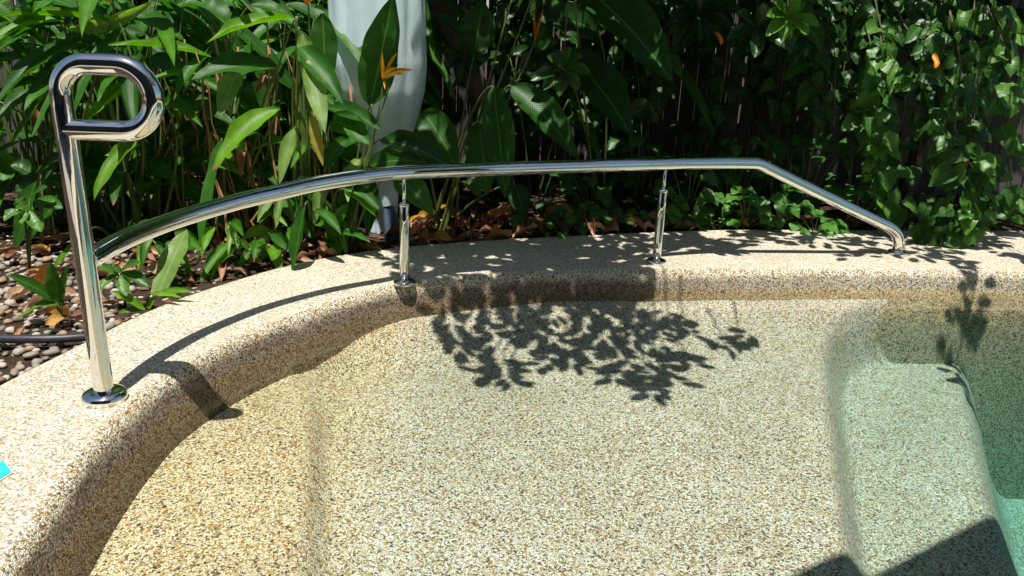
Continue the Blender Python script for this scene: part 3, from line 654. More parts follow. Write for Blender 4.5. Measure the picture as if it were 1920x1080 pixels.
# background clumps that fill the bank behind
def clump(x, y, n, h, label, grp, m=G1, tone=.2, L_=(.36, .62), W_=(.065, .10), spread=.35):
    e = empty('heliconia_plant', (x, y, bed_z(x, y))); tag(e, label, 'plant', grp); st = MB(); lf = MB()
    for k in range(n):
        a = U(0, 6.28); b_ = V((x + U(-.12, .12), y + U(-.1, .1), -.03)); hh = h * (U(.6, 1.0) if k % 3 == 0 else U(.22, 1.0)); dr = V((math.cos(a), math.sin(a) * .7, 0))
        tp_ = b_ + dr * spread * U(.3, 1) * hh + V((0, 0, hh)); (k % 3 == 0) and tube(st, [bez(b_, b_.lerp(tp_, .5) + V((0, 0, .15)), tp_, i / 8) for i in range(9)], [.006 - .003 * i / 8 for i in range(9)], 6)
        l_ = U(*L_); d2 = (dr + V((U(-.4, .4), U(-.5, .1), 0))).normalized(); end = tp_ + d2 * l_ * .75 + V((0, 0, U(-.85, .15) * l_)); mid = tp_.lerp(end, .5) + V((0, 0, l_ * .22))
        leaf(lf, tp_, mid, end, U(*W_), V((U(-.3, .3), -.5, .8)), 'blade', U(.1, .4), .06, 14, 3, 0, tone + U(-.1, .5))
    st.build('stem', M_stem, e); lf.build('foliage', m, e)
spots = [(-2.75, 3.3, 'leftmost leafy clump at the pebble bed edge'), (-2.3, 3.75, 'dark clump at far left behind the bright blades'), (-1.85, 4.1, 'shaded clump behind the looped grip'), (-1.45, 4.35, 'shaded clump seen through the grip loop'),
         (-1.15, 4.0, 'clump in deep shade above the curved rail start'), (-.85, 4.3, 'shaded clump left of the blue bundle'), (-2.9, 4.5, 'deep clump by the fence at far left'), (-2.2, 4.8, 'clump touching the fence at upper left'), (-1.0, 4.8, 'clump touching the fence left of the bundle'), (-1.75, 3.5, 'low dark clump behind the steel post')]
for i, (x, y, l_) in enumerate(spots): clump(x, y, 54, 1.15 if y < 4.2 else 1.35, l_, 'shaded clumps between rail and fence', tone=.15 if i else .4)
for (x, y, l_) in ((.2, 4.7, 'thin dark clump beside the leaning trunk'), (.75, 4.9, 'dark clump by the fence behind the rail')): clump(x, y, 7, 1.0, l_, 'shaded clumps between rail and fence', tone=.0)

# young plants near the coping
def sprout(px, py, Y, leaves, label, grp, m, kind='seedling', wv=.05, shape='blade', stemh=.08):
    p = aty(px, py, Y); z = bed_z(p.x, Y); e = empty(kind, (p.x, Y, z)); tag(e, label, 'plant', grp)
    st = MB(); lf = MB()
    for (x0, y0, x1, y1, wp, bow, tone) in leaves:
        a = aty(x0, y0, Y - .02); b_ = aty(x1, y1, Y - .02 - U(0, .08)); md = (a + b_) / 2 + V((0, 0, depthpx(bow, a)))
        leaf(lf, a, md, b_, depthpx(wp, a), V((U(-.2, .2), -.55, .8)), shape, .25, wv, 16, 4, 0, tone)
        tube(st, [V((p.x, Y, z - .01)), V((p.x, Y, z)).lerp(a, .5) + V((0, 0, .01)), a], [.004, .003, .002], 6)
    st.build('stem', M_stem, e); lf.build('foliage', m, e)
sg_ = 'seedlings along the coping edge'
sprout(112, 590, 2.42, [(105, 565, 12, 515, 26, 10, .2), (112, 570, 95, 490, 30, 0, .3), (118, 570, 128, 492, 26, 2, .35), (108, 572, 58, 580, 20, 12, .8), (104, 566, 30, 598, 12, 8, .6)], 'young glossy plant on the pebbles left of the post', sg_, G1)
sprout(232, 545, 2.62, [(222, 515, 185, 505, 22, 8, .7), (222, 515, 188, 545, 22, 8, .8), (225, 515, 238, 556, 24, 6, .9), (228, 512, 282, 540, 24, 14, .5), (226, 510, 262, 492, 20, 6, .5), (222, 514, 205, 528, 18, 2, .4), (228, 512, 210, 498, 14, 2, .6)], 'seedling with ribbed oval leaves between post and pale blade', sg_, G2, shape='oval')
sprout(275, 600, 2.6, [(272, 582, 206, 546, 16, 10, .95), (270, 586, 214, 592, 18, 8, .6), (278, 580, 292, 556, 16, 2, .95), (282, 552, 340, 558, 12, 6, .9), (300, 548, 362, 548, 14, 6, .8)], 'low sprout with yellow-green blades at the coping edge', sg_, G1)
sprout(48, 470, 2.95, [(45, 395, 8, 415, 28, 8, .7), (48, 393, 30, 372, 24, 4, .8), (55, 395, 78, 435, 30, 6, .95), (60, 392, 105, 378, 26, 8, .6), (55, 398, 40, 420, 20, 2, .9), (62, 380, 118, 392, 30, 10, .5), (55, 372, 90, 352, 22, 6, .5)], 'sunlit leafy seedling at far left behind the pebbles', sg_, G2, shape='oval')
sprout(75, 440, 3.2, [(70, 330, 20, 310, 34, 8, .2), (72, 330, 60, 290, 28, 4, .3), (76, 328, 110, 300, 30, 8, .3), (74, 335, 30, 360, 30, 4, .15), (80, 340, 120, 350, 30, 8, .2), (70, 280, 100, 255, 26, 6, .25)], 'shaded leafy sapling beside the steel post at left', sg_, G2, shape='oval', kind='sapling')
sprout(470, 480, 3.15, [(470, 470, 440, 445, 12, 4, .6), (474, 470, 500, 455, 12, 4, .6)], 'tiny sprout under the curved rail', sg_, G1)
sprout(875, 450, 3.72, [(874, 440, 866, 428, 8, 3, .95), (874, 440, 884, 430, 8, 3, .95)], 'tiny bright sprout in the brown leaf litter', sg_, G2, shape='oval')
def rosette(px, py, Y, n, s, label, grp, m=G5, tone=.4, shape='oval'):
    p = aty(px, py, Y); e = empty('leafy_branch', p); tag(e, label, 'branch', grp); tw = MB(); lf = MB(); root = p + V((U(-.05, .05), .25, .5))
    tube(tw, [bez(root, root.lerp(p, .5) + V((0, 0, .1)), p, k / 8) for k in range(9)], [.006, .006, .005, .005, .004, .004, .003, .003, .003], 8)
    for k in range(n):
        a = 6.28 * k / n + U(-.3, .3); d_ = V((math.cos(a), -.55 + U(-.2, .2), math.sin(a) * .8 - .15)); b_ = p + d_ * s * U(.8, 1.15); md = p.lerp(b_, .5) + V((0, -.012, .012))
        leaf(lf, p + d_ * .01, md, b_, s * .48, V((0, -.8, .6)), shape, .3, .05, 12, 4, 0, tone)
    tw.build('twig', M_twig, e); lf.build('foliage', m, e)

# shrubs on the right: hanging strands of heart shaped leaves
def strand_leaves(lf, pts, n, s, tone, shape='heart', spread=.06, face=V((0, -.8, .6))):
    P_ = catmull(pts, 6); k = len(P_)
    for i in range(n):
        t = (i + .5) / n * (k - 1); a = P_[int(t)].lerp(P_[min(k - 1, int(t) + 1)], t % 1)
        q = a + V((U(-1, 1) * spread, U(-.8, .5) * spread, U(-.5, .5) * spread)); sz = s * U(.5, 1.3)
        d_ = V((U(-.75, .75) + (.4 if q.x > a.x else -.4), U(-.5, .15), U(-1.0, -.35))).normalized()
        b_ = q + d_ * sz; md = q.lerp(b_, .5) + V((0, -.12 * sz, .16 * sz))
        f_ = (face + V((U(-.55, .55), U(-.3, .3), U(-.35, .5)))).normalized()
        leaf(lf, q, md, b_, sz * U(.74, .9), f_, shape, U(.05, .4), .04, 11, 3, U(-.1, .35), tone + U(-.25, .25))
def shrub(x, y, label, strands, s=.12, grp='broad-leaved shrubs on the right', tone=.3):
    e = empty('hanging_shrub', (x, y, bed_z(x, y))); tag(e, label, 'shrub', grp); st = MB(); lf = MB()
    for (pts, n, tn) in strands:
        P_ = catmull(pts, 5); tube(st, P_, [.006 - .004 * k / len(P_) for k in range(len(P_))], 6); strand_leaves(lf, pts, n, s, tn)
    st.build('branches', M_twig, e); lf.build('foliage', G2, e)
def rs(x0, x1, z1, zlow, yf, n, cnt, tone):
    out = []
    for k in range(n):
        x = U(x0, x1); y = yf + U(-.18, .35); xt = x + U(-.2, .2); zl = zlow + U(0, .35)
        out.append(([V((xt, y + .35, z1)), V((xt * .5 + x * .5, y + .15, z1 * .8)), V((x, y, (z1 + zl) / 2)), V((x + U(-.05, .05), y - .08, zl))], int(cnt * U(.7, 1.2)), tone + U(-.2, .2)))
    return out
hs = lambda pts, Y, n, tn: ([aty(a, b2, Y + dy) for a, b2, dy in pts], n, tn)  # tn paints strands meant as sunlit in a brighter leaf colour
S1 = [hs([(1650, 60, .1), (1655, 150, .0), (1640, 230, -.05), (1650, 330, -.1)], 4.15, 34, .75), hs([(1640, 120, .1), (1620, 200, .0), (1625, 270, -.05)], 4.2, 18, .7), hs([(1655, 300, 0), (1670, 360, -.05), (1655, 400, -.05)], 4.1, 18, .6)]
shrub(1.95, 4.45, 'shrub whose sunlit leaf strand hangs above the sloping rail end', S1 + rs(1.6, 2.25, 1.35, .3, 4.5, 6, 22, .25), .108)
S2 = [hs([(1850, 10, .1), (1890, 110, .0), (1895, 200, -.05)], 4.05, 26, .75), hs([(1780, 20, .1), (1800, 120, 0), (1790, 240, -.05), (1800, 330, -.1), (1780, 400, -.1), (1790, 440, -.1)], 4.05, 48, .5), hs([(1880, 240, 0), (1895, 330, -.1), (1890, 400, -.12)], 4.05, 22, .6), hs([(1770, 240, 0), (1830, 330, -.1), (1815, 420, -.15)], 4.0, 28, .55), hs([(1730, 40, 0), (1740, 90, 0), (1720, 160, -.05)], 4.1, 16, .5), hs([(1745, 380, 0), (1745, 430, -.1), (1770, 460, -.12)], 4.0, 14, .35)]
shrub(2.5, 4.45, 'shrub at far right spilling over the coping with lit leaves', S2 + rs(2.15, 2.8, 1.35, .28, 4.5, 7, 23, .3), .108)
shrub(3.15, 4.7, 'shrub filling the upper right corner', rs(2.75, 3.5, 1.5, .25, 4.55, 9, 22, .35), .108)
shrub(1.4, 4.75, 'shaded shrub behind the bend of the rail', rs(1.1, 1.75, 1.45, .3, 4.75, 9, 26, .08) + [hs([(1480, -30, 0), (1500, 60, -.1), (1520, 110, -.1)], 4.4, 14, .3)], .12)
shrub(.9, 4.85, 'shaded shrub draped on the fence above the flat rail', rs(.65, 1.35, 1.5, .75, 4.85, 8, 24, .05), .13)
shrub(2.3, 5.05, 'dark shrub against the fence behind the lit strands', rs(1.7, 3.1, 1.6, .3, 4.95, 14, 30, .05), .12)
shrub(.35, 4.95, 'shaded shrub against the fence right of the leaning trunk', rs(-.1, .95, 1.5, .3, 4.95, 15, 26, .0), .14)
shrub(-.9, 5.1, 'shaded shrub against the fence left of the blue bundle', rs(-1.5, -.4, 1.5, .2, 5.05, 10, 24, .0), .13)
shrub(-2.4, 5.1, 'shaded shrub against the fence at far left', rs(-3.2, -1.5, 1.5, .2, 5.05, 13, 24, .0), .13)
bg_ = 'leafy branch tips reaching down from the trees'
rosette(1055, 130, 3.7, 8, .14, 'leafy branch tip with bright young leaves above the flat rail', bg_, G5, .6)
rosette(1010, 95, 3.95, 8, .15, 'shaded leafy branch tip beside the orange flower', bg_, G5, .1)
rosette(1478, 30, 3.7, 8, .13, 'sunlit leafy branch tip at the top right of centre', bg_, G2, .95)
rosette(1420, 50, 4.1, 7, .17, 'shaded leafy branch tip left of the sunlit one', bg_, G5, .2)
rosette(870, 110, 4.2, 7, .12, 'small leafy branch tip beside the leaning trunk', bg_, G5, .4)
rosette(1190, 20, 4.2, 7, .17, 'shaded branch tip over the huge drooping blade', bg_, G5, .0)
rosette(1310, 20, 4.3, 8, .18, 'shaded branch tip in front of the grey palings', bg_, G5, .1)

yl = MB()
for (x0, y0, x1, y1, wp) in ((1792, 282, 1802, 322, 22), (1340, 60, 1352, 84, 10), (1745, 100, 1752, 128, 14)):
    a = aty(x0, y0, 3.98); b_ = aty(x1, y1, 3.93); leaf(yl, a, (a + b_) / 2 + V((.01, -.03, 0)), b_, depthpx(wp, a), FU, 'oval', .6, .15, 10, 3, .2)
for o_ in [x for x in bpy.data.objects if x.name.startswith('hanging_shrub') and x.parent is None and 'far right' in x.get('label', '')]:
    yo = yl.build('yellowed_leaves', M_orange, o_)

# ribbed creepers along the bed
cg = 'low ribbed-leaf creepers along the bed edge'
def creeper(px, py, Y, n, s, h, tone, label, sprd=.16):
    p = aty(px, py, Y); x, z = p.x, bed_z(p.x, Y); e = empty('creeper_plant', (x, Y, z)); tag(e, label, 'plant', cg); st = MB(); lf = MB()
    for k in range(n):
        a = U(0, 6.28); r_ = sprd * math.sqrt(R()); q = V((x + r_ * math.cos(a), Y + r_ * math.sin(a) * .7, z + h * U(.15, 1))); tube(st, [V((x, Y, z - .01)), V((x, Y, z)).lerp(q, .6) + V((0, 0, .02)), q], [.004, .003, .002], 6)
        sz = s * U(.7, 1.15); d_ = V((math.cos(a) * .8 + U(-.3, .3), -.55 + U(-.3, .3), U(-.65, -.1))).normalized(); b_ = q + d_ * sz; md = q.lerp(b_, .5) + V((0, 0, .2 * sz))
        leaf(lf, q, md, b_, sz * .86, V((U(-.3, .3), -.45, .85)), 'heart', U(.05, .3), .06, 10, 4, .15, tone + U(-.2, .2))
    st.build('stem', M_stem, e); lf.build('foliage', G3, e)
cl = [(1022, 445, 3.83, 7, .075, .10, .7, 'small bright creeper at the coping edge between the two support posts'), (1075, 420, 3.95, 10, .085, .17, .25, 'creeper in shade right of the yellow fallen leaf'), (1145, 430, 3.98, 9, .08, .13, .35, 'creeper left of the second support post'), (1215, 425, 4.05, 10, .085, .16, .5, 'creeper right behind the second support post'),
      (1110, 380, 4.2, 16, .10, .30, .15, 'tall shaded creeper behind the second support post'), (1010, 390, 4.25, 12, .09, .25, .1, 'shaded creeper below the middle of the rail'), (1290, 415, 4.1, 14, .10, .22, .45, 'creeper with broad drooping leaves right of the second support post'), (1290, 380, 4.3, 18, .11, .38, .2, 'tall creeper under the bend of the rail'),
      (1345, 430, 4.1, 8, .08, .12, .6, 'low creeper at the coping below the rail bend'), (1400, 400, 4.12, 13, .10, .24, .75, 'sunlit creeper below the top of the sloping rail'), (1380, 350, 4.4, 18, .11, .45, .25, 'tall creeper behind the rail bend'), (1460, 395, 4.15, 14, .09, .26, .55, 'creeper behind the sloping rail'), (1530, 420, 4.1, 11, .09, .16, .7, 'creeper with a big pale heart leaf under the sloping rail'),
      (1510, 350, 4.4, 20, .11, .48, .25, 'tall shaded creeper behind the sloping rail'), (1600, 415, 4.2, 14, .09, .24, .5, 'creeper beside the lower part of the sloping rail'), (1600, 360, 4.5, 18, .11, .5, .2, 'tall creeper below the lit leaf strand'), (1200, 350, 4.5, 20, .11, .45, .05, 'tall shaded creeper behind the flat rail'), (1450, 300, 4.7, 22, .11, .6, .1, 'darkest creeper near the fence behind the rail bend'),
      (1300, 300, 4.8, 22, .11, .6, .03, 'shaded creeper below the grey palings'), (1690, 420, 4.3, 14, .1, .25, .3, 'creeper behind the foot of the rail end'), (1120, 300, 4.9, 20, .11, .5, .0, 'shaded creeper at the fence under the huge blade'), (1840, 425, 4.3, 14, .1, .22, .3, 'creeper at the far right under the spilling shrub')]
for a in cl: creeper(*a)

# ------------------------------------------------------------------ trees that shade the bed and the pool
def canopy_leaf(lf, p, s, tone=.4):
    a = U(0, 6.28); d_ = V((math.cos(a), math.sin(a), U(-.6, .1))).normalized(); b_ = p + d_ * s
    leaf(lf, p, p.lerp(b_, .5) + V((0, 0, .12 * s)), b_, s * .52, V((U(-.3, .3), U(-.3, .3), 1)), 'oval', .2, .05, 5, 1, 0, tone)
def tree(x, y, label, lean_, h, zones, r=.07):
    e = empty('shade_tree', (x, y, bed_z(x, y))); tag(e, label, 'tree', 'shade trees over the bed'); tr_ = MB(); b0 = V((x, y, -.05)); b1 = b0 + V((lean_[0], lean_[1], h))
    P_ = catmull([b0, b0.lerp(b1, .3) + V((.03, .02, 0)), b0.lerp(b1, .65) + V((-.03, 0, 0)), b1], 7); tube(tr_, P_, [r * (1.15 - .6 * k / len(P_)) for k in range(len(P_))], 18)
    tr_.build('trunk', M_bark, e); lf = MB(); br = MB()
    for (x0, x1, y0, y1, z0, z1, n, s) in zones:
        for k in range(n):
            c_ = V((U(x0, x1), U(y0, y1), U(z0, z1)))
            tube(br, [b1.lerp(c_, .35) + V((0, 0, .1)), b1.lerp(c_, .8) + V((0, 0, .06)), c_], [.008, .005, .003], 5)
            for j in range(9): canopy_leaf(lf, c_ + V((U(-.09, .09), U(-.09, .09), U(-.05, .05))), s * U(.75, 1.15))
    br.build('limbs', M_twig, e); lf.build('crown', G5, e); return e, br, lf
# sprays over the pool: where their shadow lies on pool floor (x, y), seen height
spr = [(.53, 2.50), (.48, 2.57), (.40, 2.62), (.0, 2.57), (-.07, 2.6), (.6, 2.62), (.25, 2.72), (.12, 2.93), (-.2, 2.76), (-.28, 2.98), (-.22, 2.86), (-.1, 2.78), (-.02, 2.66), (-.08, 2.90), (.03, 2.98), (.1, 2.84), (.22, 2.84), (.3, 2.97), (.16, 3.02), (.3, 2.80), (.42, 2.84), (.45, 2.70), (.52, 2.60), (.58, 2.72), (.62, 2.84), (.5, 2.95), (.44, 3.05), (.62, 3.0), (.7, 2.80), (.74, 3.04), (.02, 3.06), (-.14, 3.02), (.88, 2.94), (.97, 3.0), (.68, 3.1), (.38, 2.93), (.15, 2.72), (.54, 3.1), (-.3, 3.08)]
e1 = None
def spray_zone(lf, br, root):
    for (sx, sy) in spr:
        z = U(1.7, 2.0); c_ = V((sx - SUN.x * (z + .27), sy - SUN.y * (z + .27), z)); tube(br, [c_ + V((U(-.05, .05), .25, .06)), c_ + V((0, .1, .04)), c_], [.006, .004, .003], 5)
        ta = U(-2.6, -.5); tw = V((math.cos(ta), math.sin(ta), U(-.2, .1)))
        for j in range(8):
            q = c_ + tw * (.014 * j - .06); a = ta + (1 if j % 2 else -1) * U(.5, 1.3); d_ = V((math.cos(a), math.sin(a), U(-.5, .25))); b_ = q + d_ * U(.055, .12)
            leaf(lf, q + d_ * .01, q.lerp(b_, .5) + V((0, 0, .01)), b_, U(.03, .056), V((U(-.4, .4), U(-.4, .4), 1)), 'oval', .2, .05, 6, 2, 0, .4)
random.seed(21)
e = empty('shade_tree', (-.16, 4.55, bed_z(-.16, 4.55))); tag(e, 'leaning dark trunk behind the blue bundle whose boughs overhang the pool', 'tree', 'shade trees over the bed')
tb = MB(); P_ = catmull([V((-.05, 4.75, -.05)), aty(905, 200, 4.6), aty(870, 100, 4.5), aty(820, 0, 4.4), V((-.55, 4.2, 1.7)), V((-.3, 3.7, 2.1))], 8)
tube(tb, P_, [.075 - .035 * k / len(P_) for k in range(len(P_))], 18); tb.build('trunk', M_bark, e)
br = MB(); lf = MB(); spray_zone(lf, br, P_[-1])
b1 = P_[-1]
for (x0, x1, y0, y1, z0, z1, n, s) in ((-.55, .50, 2.58, 3.15, 1.7, 2.1, 96, .11), (-.4, .95, 3.10, 3.9, 1.6, 2.1, 84, .12), (-.9, 1.2, 3.9, 5.25, 1.6, 2.2, 150, .12)):
    for k in range(n):
        c_ = V((U(x0, x1), U(y0, y1), U(z0, z1)))
        if -.34 < c_.x < .22 and 3.14 < c_.y < 3.38: continue
        tube(br, [c_ + V((U(-.1, .1), .15, .08)), c_], [.006, .003], 5)
        for j in range(8): canopy_leaf(lf, c_ + V((U(-.1, .1), U(-.1, .1), U(-.05, .05))), s * U(.75, 1.15))
for k in range(12):
    c_ = V((U(-.6, 1.1), U(3.2, 4.8), U(1.7, 2.0))); tube(br, [bez(b1, b1.lerp(c_, .5) + V((0, 0, .2)), c_, i / 6) for i in range(7)], [.02 - .0025 * i for i in range(7)], 8)
br.build('limbs', M_twig, e); lf.build('crown', G5, e)
for args in ((1.55, 5.0, 'tree behind the rail bend with canopy over the fence', (0, -.3), 2.2, [(.9, 1.75, 3.8, 5.3, 1.55, 2.3, 120, .12), (.95, 1.9, 3.15, 3.8, 1.5, 1.9, 16, .1)], .035),
             (2.6, 5.15, 'tree at the right fence corner with dense canopy', (.1, -.3), 2.3, [(1.9, 3.8, 4.25, 5.4, 1.6, 2.4, 150, .12), (2.05, 3.4, 3.95, 4.25, 1.5, 2.0, 14, .11), (1.7, 3.2, 3.15, 3.85, 1.5, 1.9, 30, .1)], .05),
             (-1.9, 5.15, 'tree behind the left clumps reaching above the fence', (.1, -.2), 2.3, [(-3.2, -.8, 4.25, 5.5, 1.75, 2.5, 110, .12), (-2.8, -1.2, 3.6, 4.0, 1.7, 2.2, 6, .10)], .05)):
    e_, br_, lf_ = tree(*args)

def backdrop_tree(x, y, label, n, sx, z0, z1):  # added crowns, out of view, so the steel reflects dark foliage
    e = empty('shade_tree', (x, y, -.03)); tag(e, label, 'tree', 'added tall trees that darken the steel reflections'); tb = MB(); lf = MB()
    tube(tb, [V((x, y, -.05)), V((x + .05, y, 1.5)), V((x - .05, y, z0 + .6)), V((x, y, z1 - .5))], [.11, .09, .07, .03], 14); tb.build('trunk', M_bark, e)
    for k in range(n):
        c_ = V((x + random.gauss(0, sx * .5), y + random.gauss(0, .45), U(z0, z1)))
        for j in range(7): canopy_leaf(lf, c_ + V((U(-.16, .16), U(-.16, .16), U(-.12, .12))), U(.16, .26))
    lf.build('crown', G5, e)
for (x, l_) in ((-3.6, 'added tall tree beyond the fence at far left'), (-1.4, 'added tall tree beyond the fence behind the looped grip'), (.8, 'added tall tree beyond the fence behind the middle of the rail'), (2.9, 'added tall tree beyond the fence at the right'), (5.0, 'added tall tree beyond the fence past the right edge')):
    backdrop_tree(x, 6.3 + U(-.2, .3), l_, 190, 1.7, 1.7, 6.0)
# the hanging shoot at the right whose shadow drops into the pool
e = empty('hanging_shoot', (2.0, 3.1, 1.7)); tag(e, 'single leafy shoot hanging over the water at the right', 'branch', bg_); br = MB(); lf = MB()
sh = [V((q[0], q[1], q[2])) + SUN * (-(q[3] - q[2])) for q in ((2.12, 3.58, 0, 1.6), (2.14, 3.45, -.1, 1.52), (2.08, 3.28, -.25, 1.46), (2.02, 3.12, -.36, 1.42), (1.98, 3.0, -.42, 1.4))]
P_ = catmull(sh, 8); tube(br, P_, .004, 6)
for k in range(58):
    a = P_[int((k / 58) ** 1.25 * (len(P_) - 1))]; canopy_leaf(lf, a + V((U(-.05, .05), U(-.03, .03), U(-.02, .02))), U(.06, .09))
br.build('twig', M_twig, e); lf.build('foliage', G5, e)

# ------------------------------------------------------------------ pebbles and litter
random.seed(5)
def peb_mesh(k):
    bm = bmesh.new(); bmesh.ops.create_icosphere(bm, subdivisions=2, radius=.5); sx, sy, sz = U(.75, 1.0), U(.55, .85), U(.4, .6)
    for v in bm.verts:
        nn = noise.noise(v.co * 1.6 + V((k * 7, 0, 0))) * .34 + noise.noise(v.co * 4 + V((k * 3, 0, 0))) * .12; v.co = V((v.co.x * sx, v.co.y * sy, v.co.z * sz)) * (1 + nn)
    me = bpy.data.meshes.new('pebble'); bm.to_mesh(me); bm.free(); me.polygons.foreach_set('use_smooth', [True] * len(me.polygons)); me.materials.append(M_peb); return me
pm = [peb_mesh(k) for k in range(7)]
def inside_bed(x, y):
    """true when the point lies outside the coping"""
    p = V((x, y)); c_ = False; n_ = len(Oc)
    for i in range(n_):
        a, b_ = Oc[i], Oc[i - 1]
        if (a.y > y) != (b_.y > y) and x < (b_.x - a.x) * (y - a.y) / (b_.y - a.y) + a.x: c_ = not c_
    return not c_
cnt = 0; tries = 0; placed = []
while cnt < 296 and tries < 30000:
    tries += 1; y = U(1.75, 3.3); x = U(-2.5, -1.2)
    s = U(.022, .038) if R() < .65 else U(.038, .056)
    if not inside_bed(x + s * .5, y) or not inside_bed(x, y): continue
    u_, v_ = proj(V((x, y, 0)))
    if u_ < -25 or v_ > 760 or v_ < 462 or u_ > 250: continue
    if any((x - a) ** 2 + (y - b_) ** 2 < ((s + c_) * .34) ** 2 for a, b_, c_ in placed): continue
    placed.append((x, y, s)); o = bpy.data.objects.new('pebble', random.choice(pm)); C.objects.link(o); o.location = (x, y, bed_z(x, y) + s * .18); o.scale = (s, s, s); o.rotation_euler = (U(-.2, .2), U(-.2, .2), U(0, 6.28))
    z_ = 'front of' if y < 2.2 else 'behind'
    tag(o, 'rounded river pebble in the left bed, in %s the black pipe' % z_ if y < 2.2 else 'rounded river pebble in the left bed, behind the black pipe', 'pebble', 'river pebbles left of the post'); cnt += 1
gv = MB()
for k in range(1300):
    y = U(1.6, 3.5); x = U(-3.0, -1.15)
    if not inside_bed(x + .02, y): continue
    s = U(.01, .024); z = bed_z(x, y) + .0; a = U(0, 6.28); c_, n_ = math.cos(a), math.sin(a)
    vs_ = [(x + s * (c_ * p[0] - n_ * p[1] * .7), y + s * (n_ * p[0] + c_ * p[1] * .7), z + s * p[2] * .5) for p in [tuple(v.co * 1.6) for v in pm[0].vertices]]
    gv.add(vs_, [tuple(p.vertices) for p in pm[0].polygons], [(0, 0, R(), 0)] * len(vs_))
M_grav = plain('small_gravel', (.22, .18, .13), (.52, .46, .36), 9, .7, .3)
tag(gv.build('gravel', M_grav), 'small gravel between the river pebbles', 'gravel', kind='stuff')
def dry_mesh(k, W_, cur, fo):
    mb_ = MB(); leaf(mb_, V((-.5, 0, 0)), V((0, U(-.1, .1), cur)), V((.5, U(-.15, .15), U(-.05, .2))), W_, V((0, 0, 1)), 'oval', fo, .16, 12, 4, U(-.3, .5)); return mb_.mesh('dry_leaf', M_dry)
dm = [dry_mesh(k, U(.38, .52), U(.05, .35), U(.3, 1.0)) for k in range(9)]
cnt = 0; tries = 0
zones = [(740, 1000, 3.45, 4.1, 95), (1000, 1420, 3.7, 4.25, 80), (250, 700, 2.85, 3.7, 60), (0, 240, 2.2, 3.7, 40), (1420, 1910, 4.05, 4.4, 22)]
names = ['among the brown litter right of the blue bundle', 'among the creepers behind the coping', 'among the dry canes below the curved rail', 'beside the pebbles left of the post', 'under the shrubs at the far right']
for zi, (xa, xb, ya, yb, nn) in enumerate(zones):
    c0 = 0
    while c0 < nn:
        tries += 1
        if tries > 8000: break
        y = U(ya, yb); p = aty(U(xa, xb), 450, y); x = p.x
        if not inside_bed(x, y - .02) or not inside_bed(x, y): continue
        s = U(.07, .14); o = bpy.data.objects.new('dry_leaf', random.choice(dm)); C.objects.link(o); o.location = (x, y, bed_z(x, y) + U(.008, .04)); o.scale = (s, s, s * U(.7, 1.2)); o.rotation_euler = (U(-.45, .45), U(-.4, .4), U(0, 6.28))
        tag(o, 'curled dry brown leaf ' + names[zi], 'fallen leaf', 'dry leaves ' + names[zi]); c0 += 1
# yellow and orange fallen leaves that stand out
M_yel = objrand('yellowed_leaf', [(0, (.42, .20, .02)), (1, (.50, .28, .04))], .55, 25, .3, .2)
ym = [dry_mesh(k, .42, .22, .5) for k in range(3)]
for me in ym: me.materials[0] = M_yel
for (px, py, Y, s, l_) in ((790, 413, 3.75, .13, 'yellow fallen leaf right beside the first support post'), (835, 395, 3.95, .12, 'dull gold fallen leaf below the rail'), (940, 405, 3.95, .16, 'large ochre fallen leaf in the litter'), (1050, 400, 4.05, .16, 'broad ochre leaf under the creepers'), (1172, 425, 4.0, .15, 'orange curled leaf left of the second support post'), (1265, 405, 4.1, .09, 'small yellow leaf right of the second support post'), (820, 455, 3.55, .17, 'tan leaf in sunlight at the coping edge')):
    p = aty(px, py, Y); o = bpy.data.objects.new('dry_leaf', random.choice(ym)); C.objects.link(o); o.location = (p.x, Y, max(bed_z(p.x, Y) + .03, min(p.z, .1))); o.scale = (s, s, s); o.rotation_euler = (U(.1, .6), U(-.3, .3), U(-.5, .5)); tag(o, l_, 'fallen leaf', 'yellowed fallen leaves')
lt = MB()
for k in range(5200):
    y = U(2.4, 5.2); x = U(-3.2, 3.6)
    if not inside_bed(x, y - .01) or (x < -1.5 and y < 3.0 and R() < .85): continue
    z = bed_z(x, y) + U(0, .012); a = U(0, 6.28); s = U(.01, .045); d_ = V((math.cos(a), math.sin(a), U(-.2, .2))) * s; p = V((x, y, z)); sd = V((-d_.y, d_.x, U(-.3, .3) * s)) * .4
    lt.add([p - d_, p + sd + V((0, 0, .004)), p + d_, p - sd], [(0, 1, 2, 3)], [(0, 0, R(), 0)] * 4)
tag(lt.build('litter', M_litter, smooth=False), 'fine brown leaf litter covering the bed', 'leaf litter', kind='stuff')

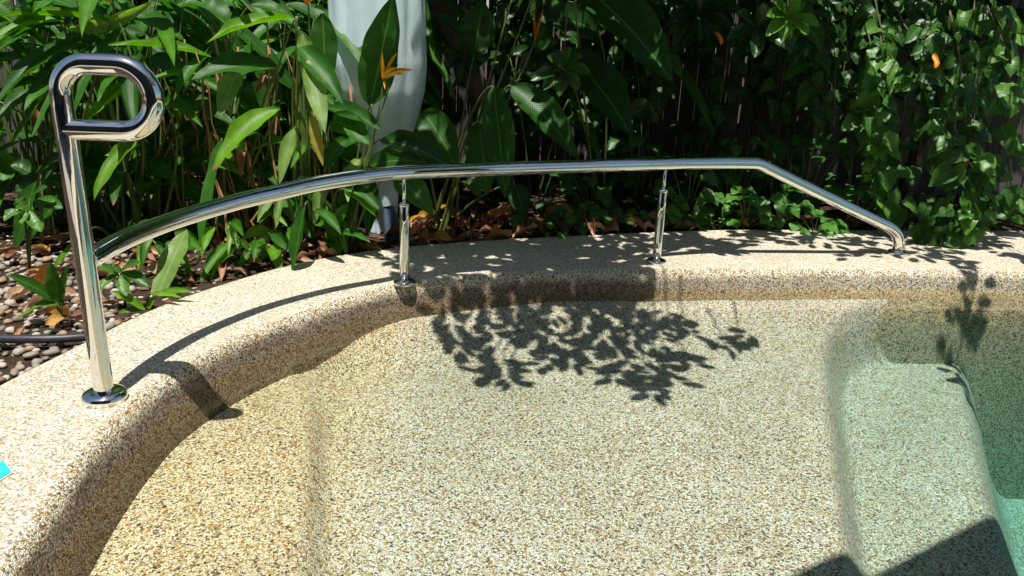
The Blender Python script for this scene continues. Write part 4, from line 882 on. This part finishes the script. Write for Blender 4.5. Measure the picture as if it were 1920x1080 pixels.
# ------------------------------------------------------------------ unseen things added behind and beside the camera for shadow and reflections
sa = empty('shadow_caster', (2.6, .2, 2.5)); tag(sa, 'unseen grey sail added to cast the shadow on the near right pool floor', 'shade sail'); sl = MB()
za = 2.5
def up_(x, y, z0): return V((x - SUN.x * (za - z0), y - SUN.y * (za - z0), za))
A_ = up_(.28, 1.27, -.25); B_ = up_(2.9, 2.97, -.5); Cc = V((3.0, -1.2, 2.7)); ng = 20  # added sail, corners set back from the shadow edge it casts
vs_ = []; ix = {}
for i in range(ng + 1):
    for j in range(ng + 1 - i):
        a, b2 = i / ng, j / ng; c2 = 1 - a - b2; p = A_ * a + B_ * b2 + Cc * c2; p.z -= .9 * a * b2 * c2 * 3 * .3; ix[(i, j)] = len(vs_); vs_.append(p)
fs = []
for i in range(ng):
    for j in range(ng - i):
        fs.append((ix[(i, j)], ix[(i + 1, j)], ix[(i, j + 1)]))
        if j < ng - i - 1: fs.append((ix[(i + 1, j)], ix[(i + 1, j + 1)], ix[(i, j + 1)]))
sl.add(vs_, fs); sl.build('cloth', M_sail, sa)
hs_ = empty('backdrop_house', (0, -4.6, 0)); tag(hs_, 'tall dark house added unseen behind the photographer to darken reflections', 'house')
q_ = MB(); box(q_, -7, 7, -7, -4, -.05, 6.6); q_.build('wall', M_wall, hs_, False)  # added unseen block, tall enough to keep sky out of the steel
q_ = MB(); box(q_, -7.5, 7.5, -7.4, -3.5, 6.61, 6.8); q_.build('roof', M_roof, hs_, False)
for x in (-4, -.8, 2.4):
    q_ = MB(); box(q_, x, x + 2.2, -4.03, -3.97, .02, 2.2); q_.build('window', M_glass, hs_, False)
def hedge(x, y, label, w_, l_, h_):  # added leaf screen, out of view, darkens what the steel reflects
    e = empty('hedge', (x, y, -.03)); tag(e, label, 'hedge'); lf = MB(); 
    for k in range(900):
        p = V((x + U(-w_, w_) * .5, y + U(-l_, l_) * .5, U(.0, h_))); canopy_leaf(lf, p, .22)
    lf.build('foliage', G5, e); tb = MB(); 
    for k in range(6): xx, yy = x + U(-.3, .3) * w_, y + U(-.4, .4) * l_; tube(tb, [V((xx, yy, -.05)), V((xx, yy, h_ * .8))], .03, 6)
    tb.build('stems', M_bark, e)
hedge(-5.2, 0, 'tall hedge added unseen on the left to darken reflections', 1.4, 9, 3.2); hedge(8.3, 0, 'tall hedge added unseen on the right to darken reflections', 1.4, 9, 3.2)
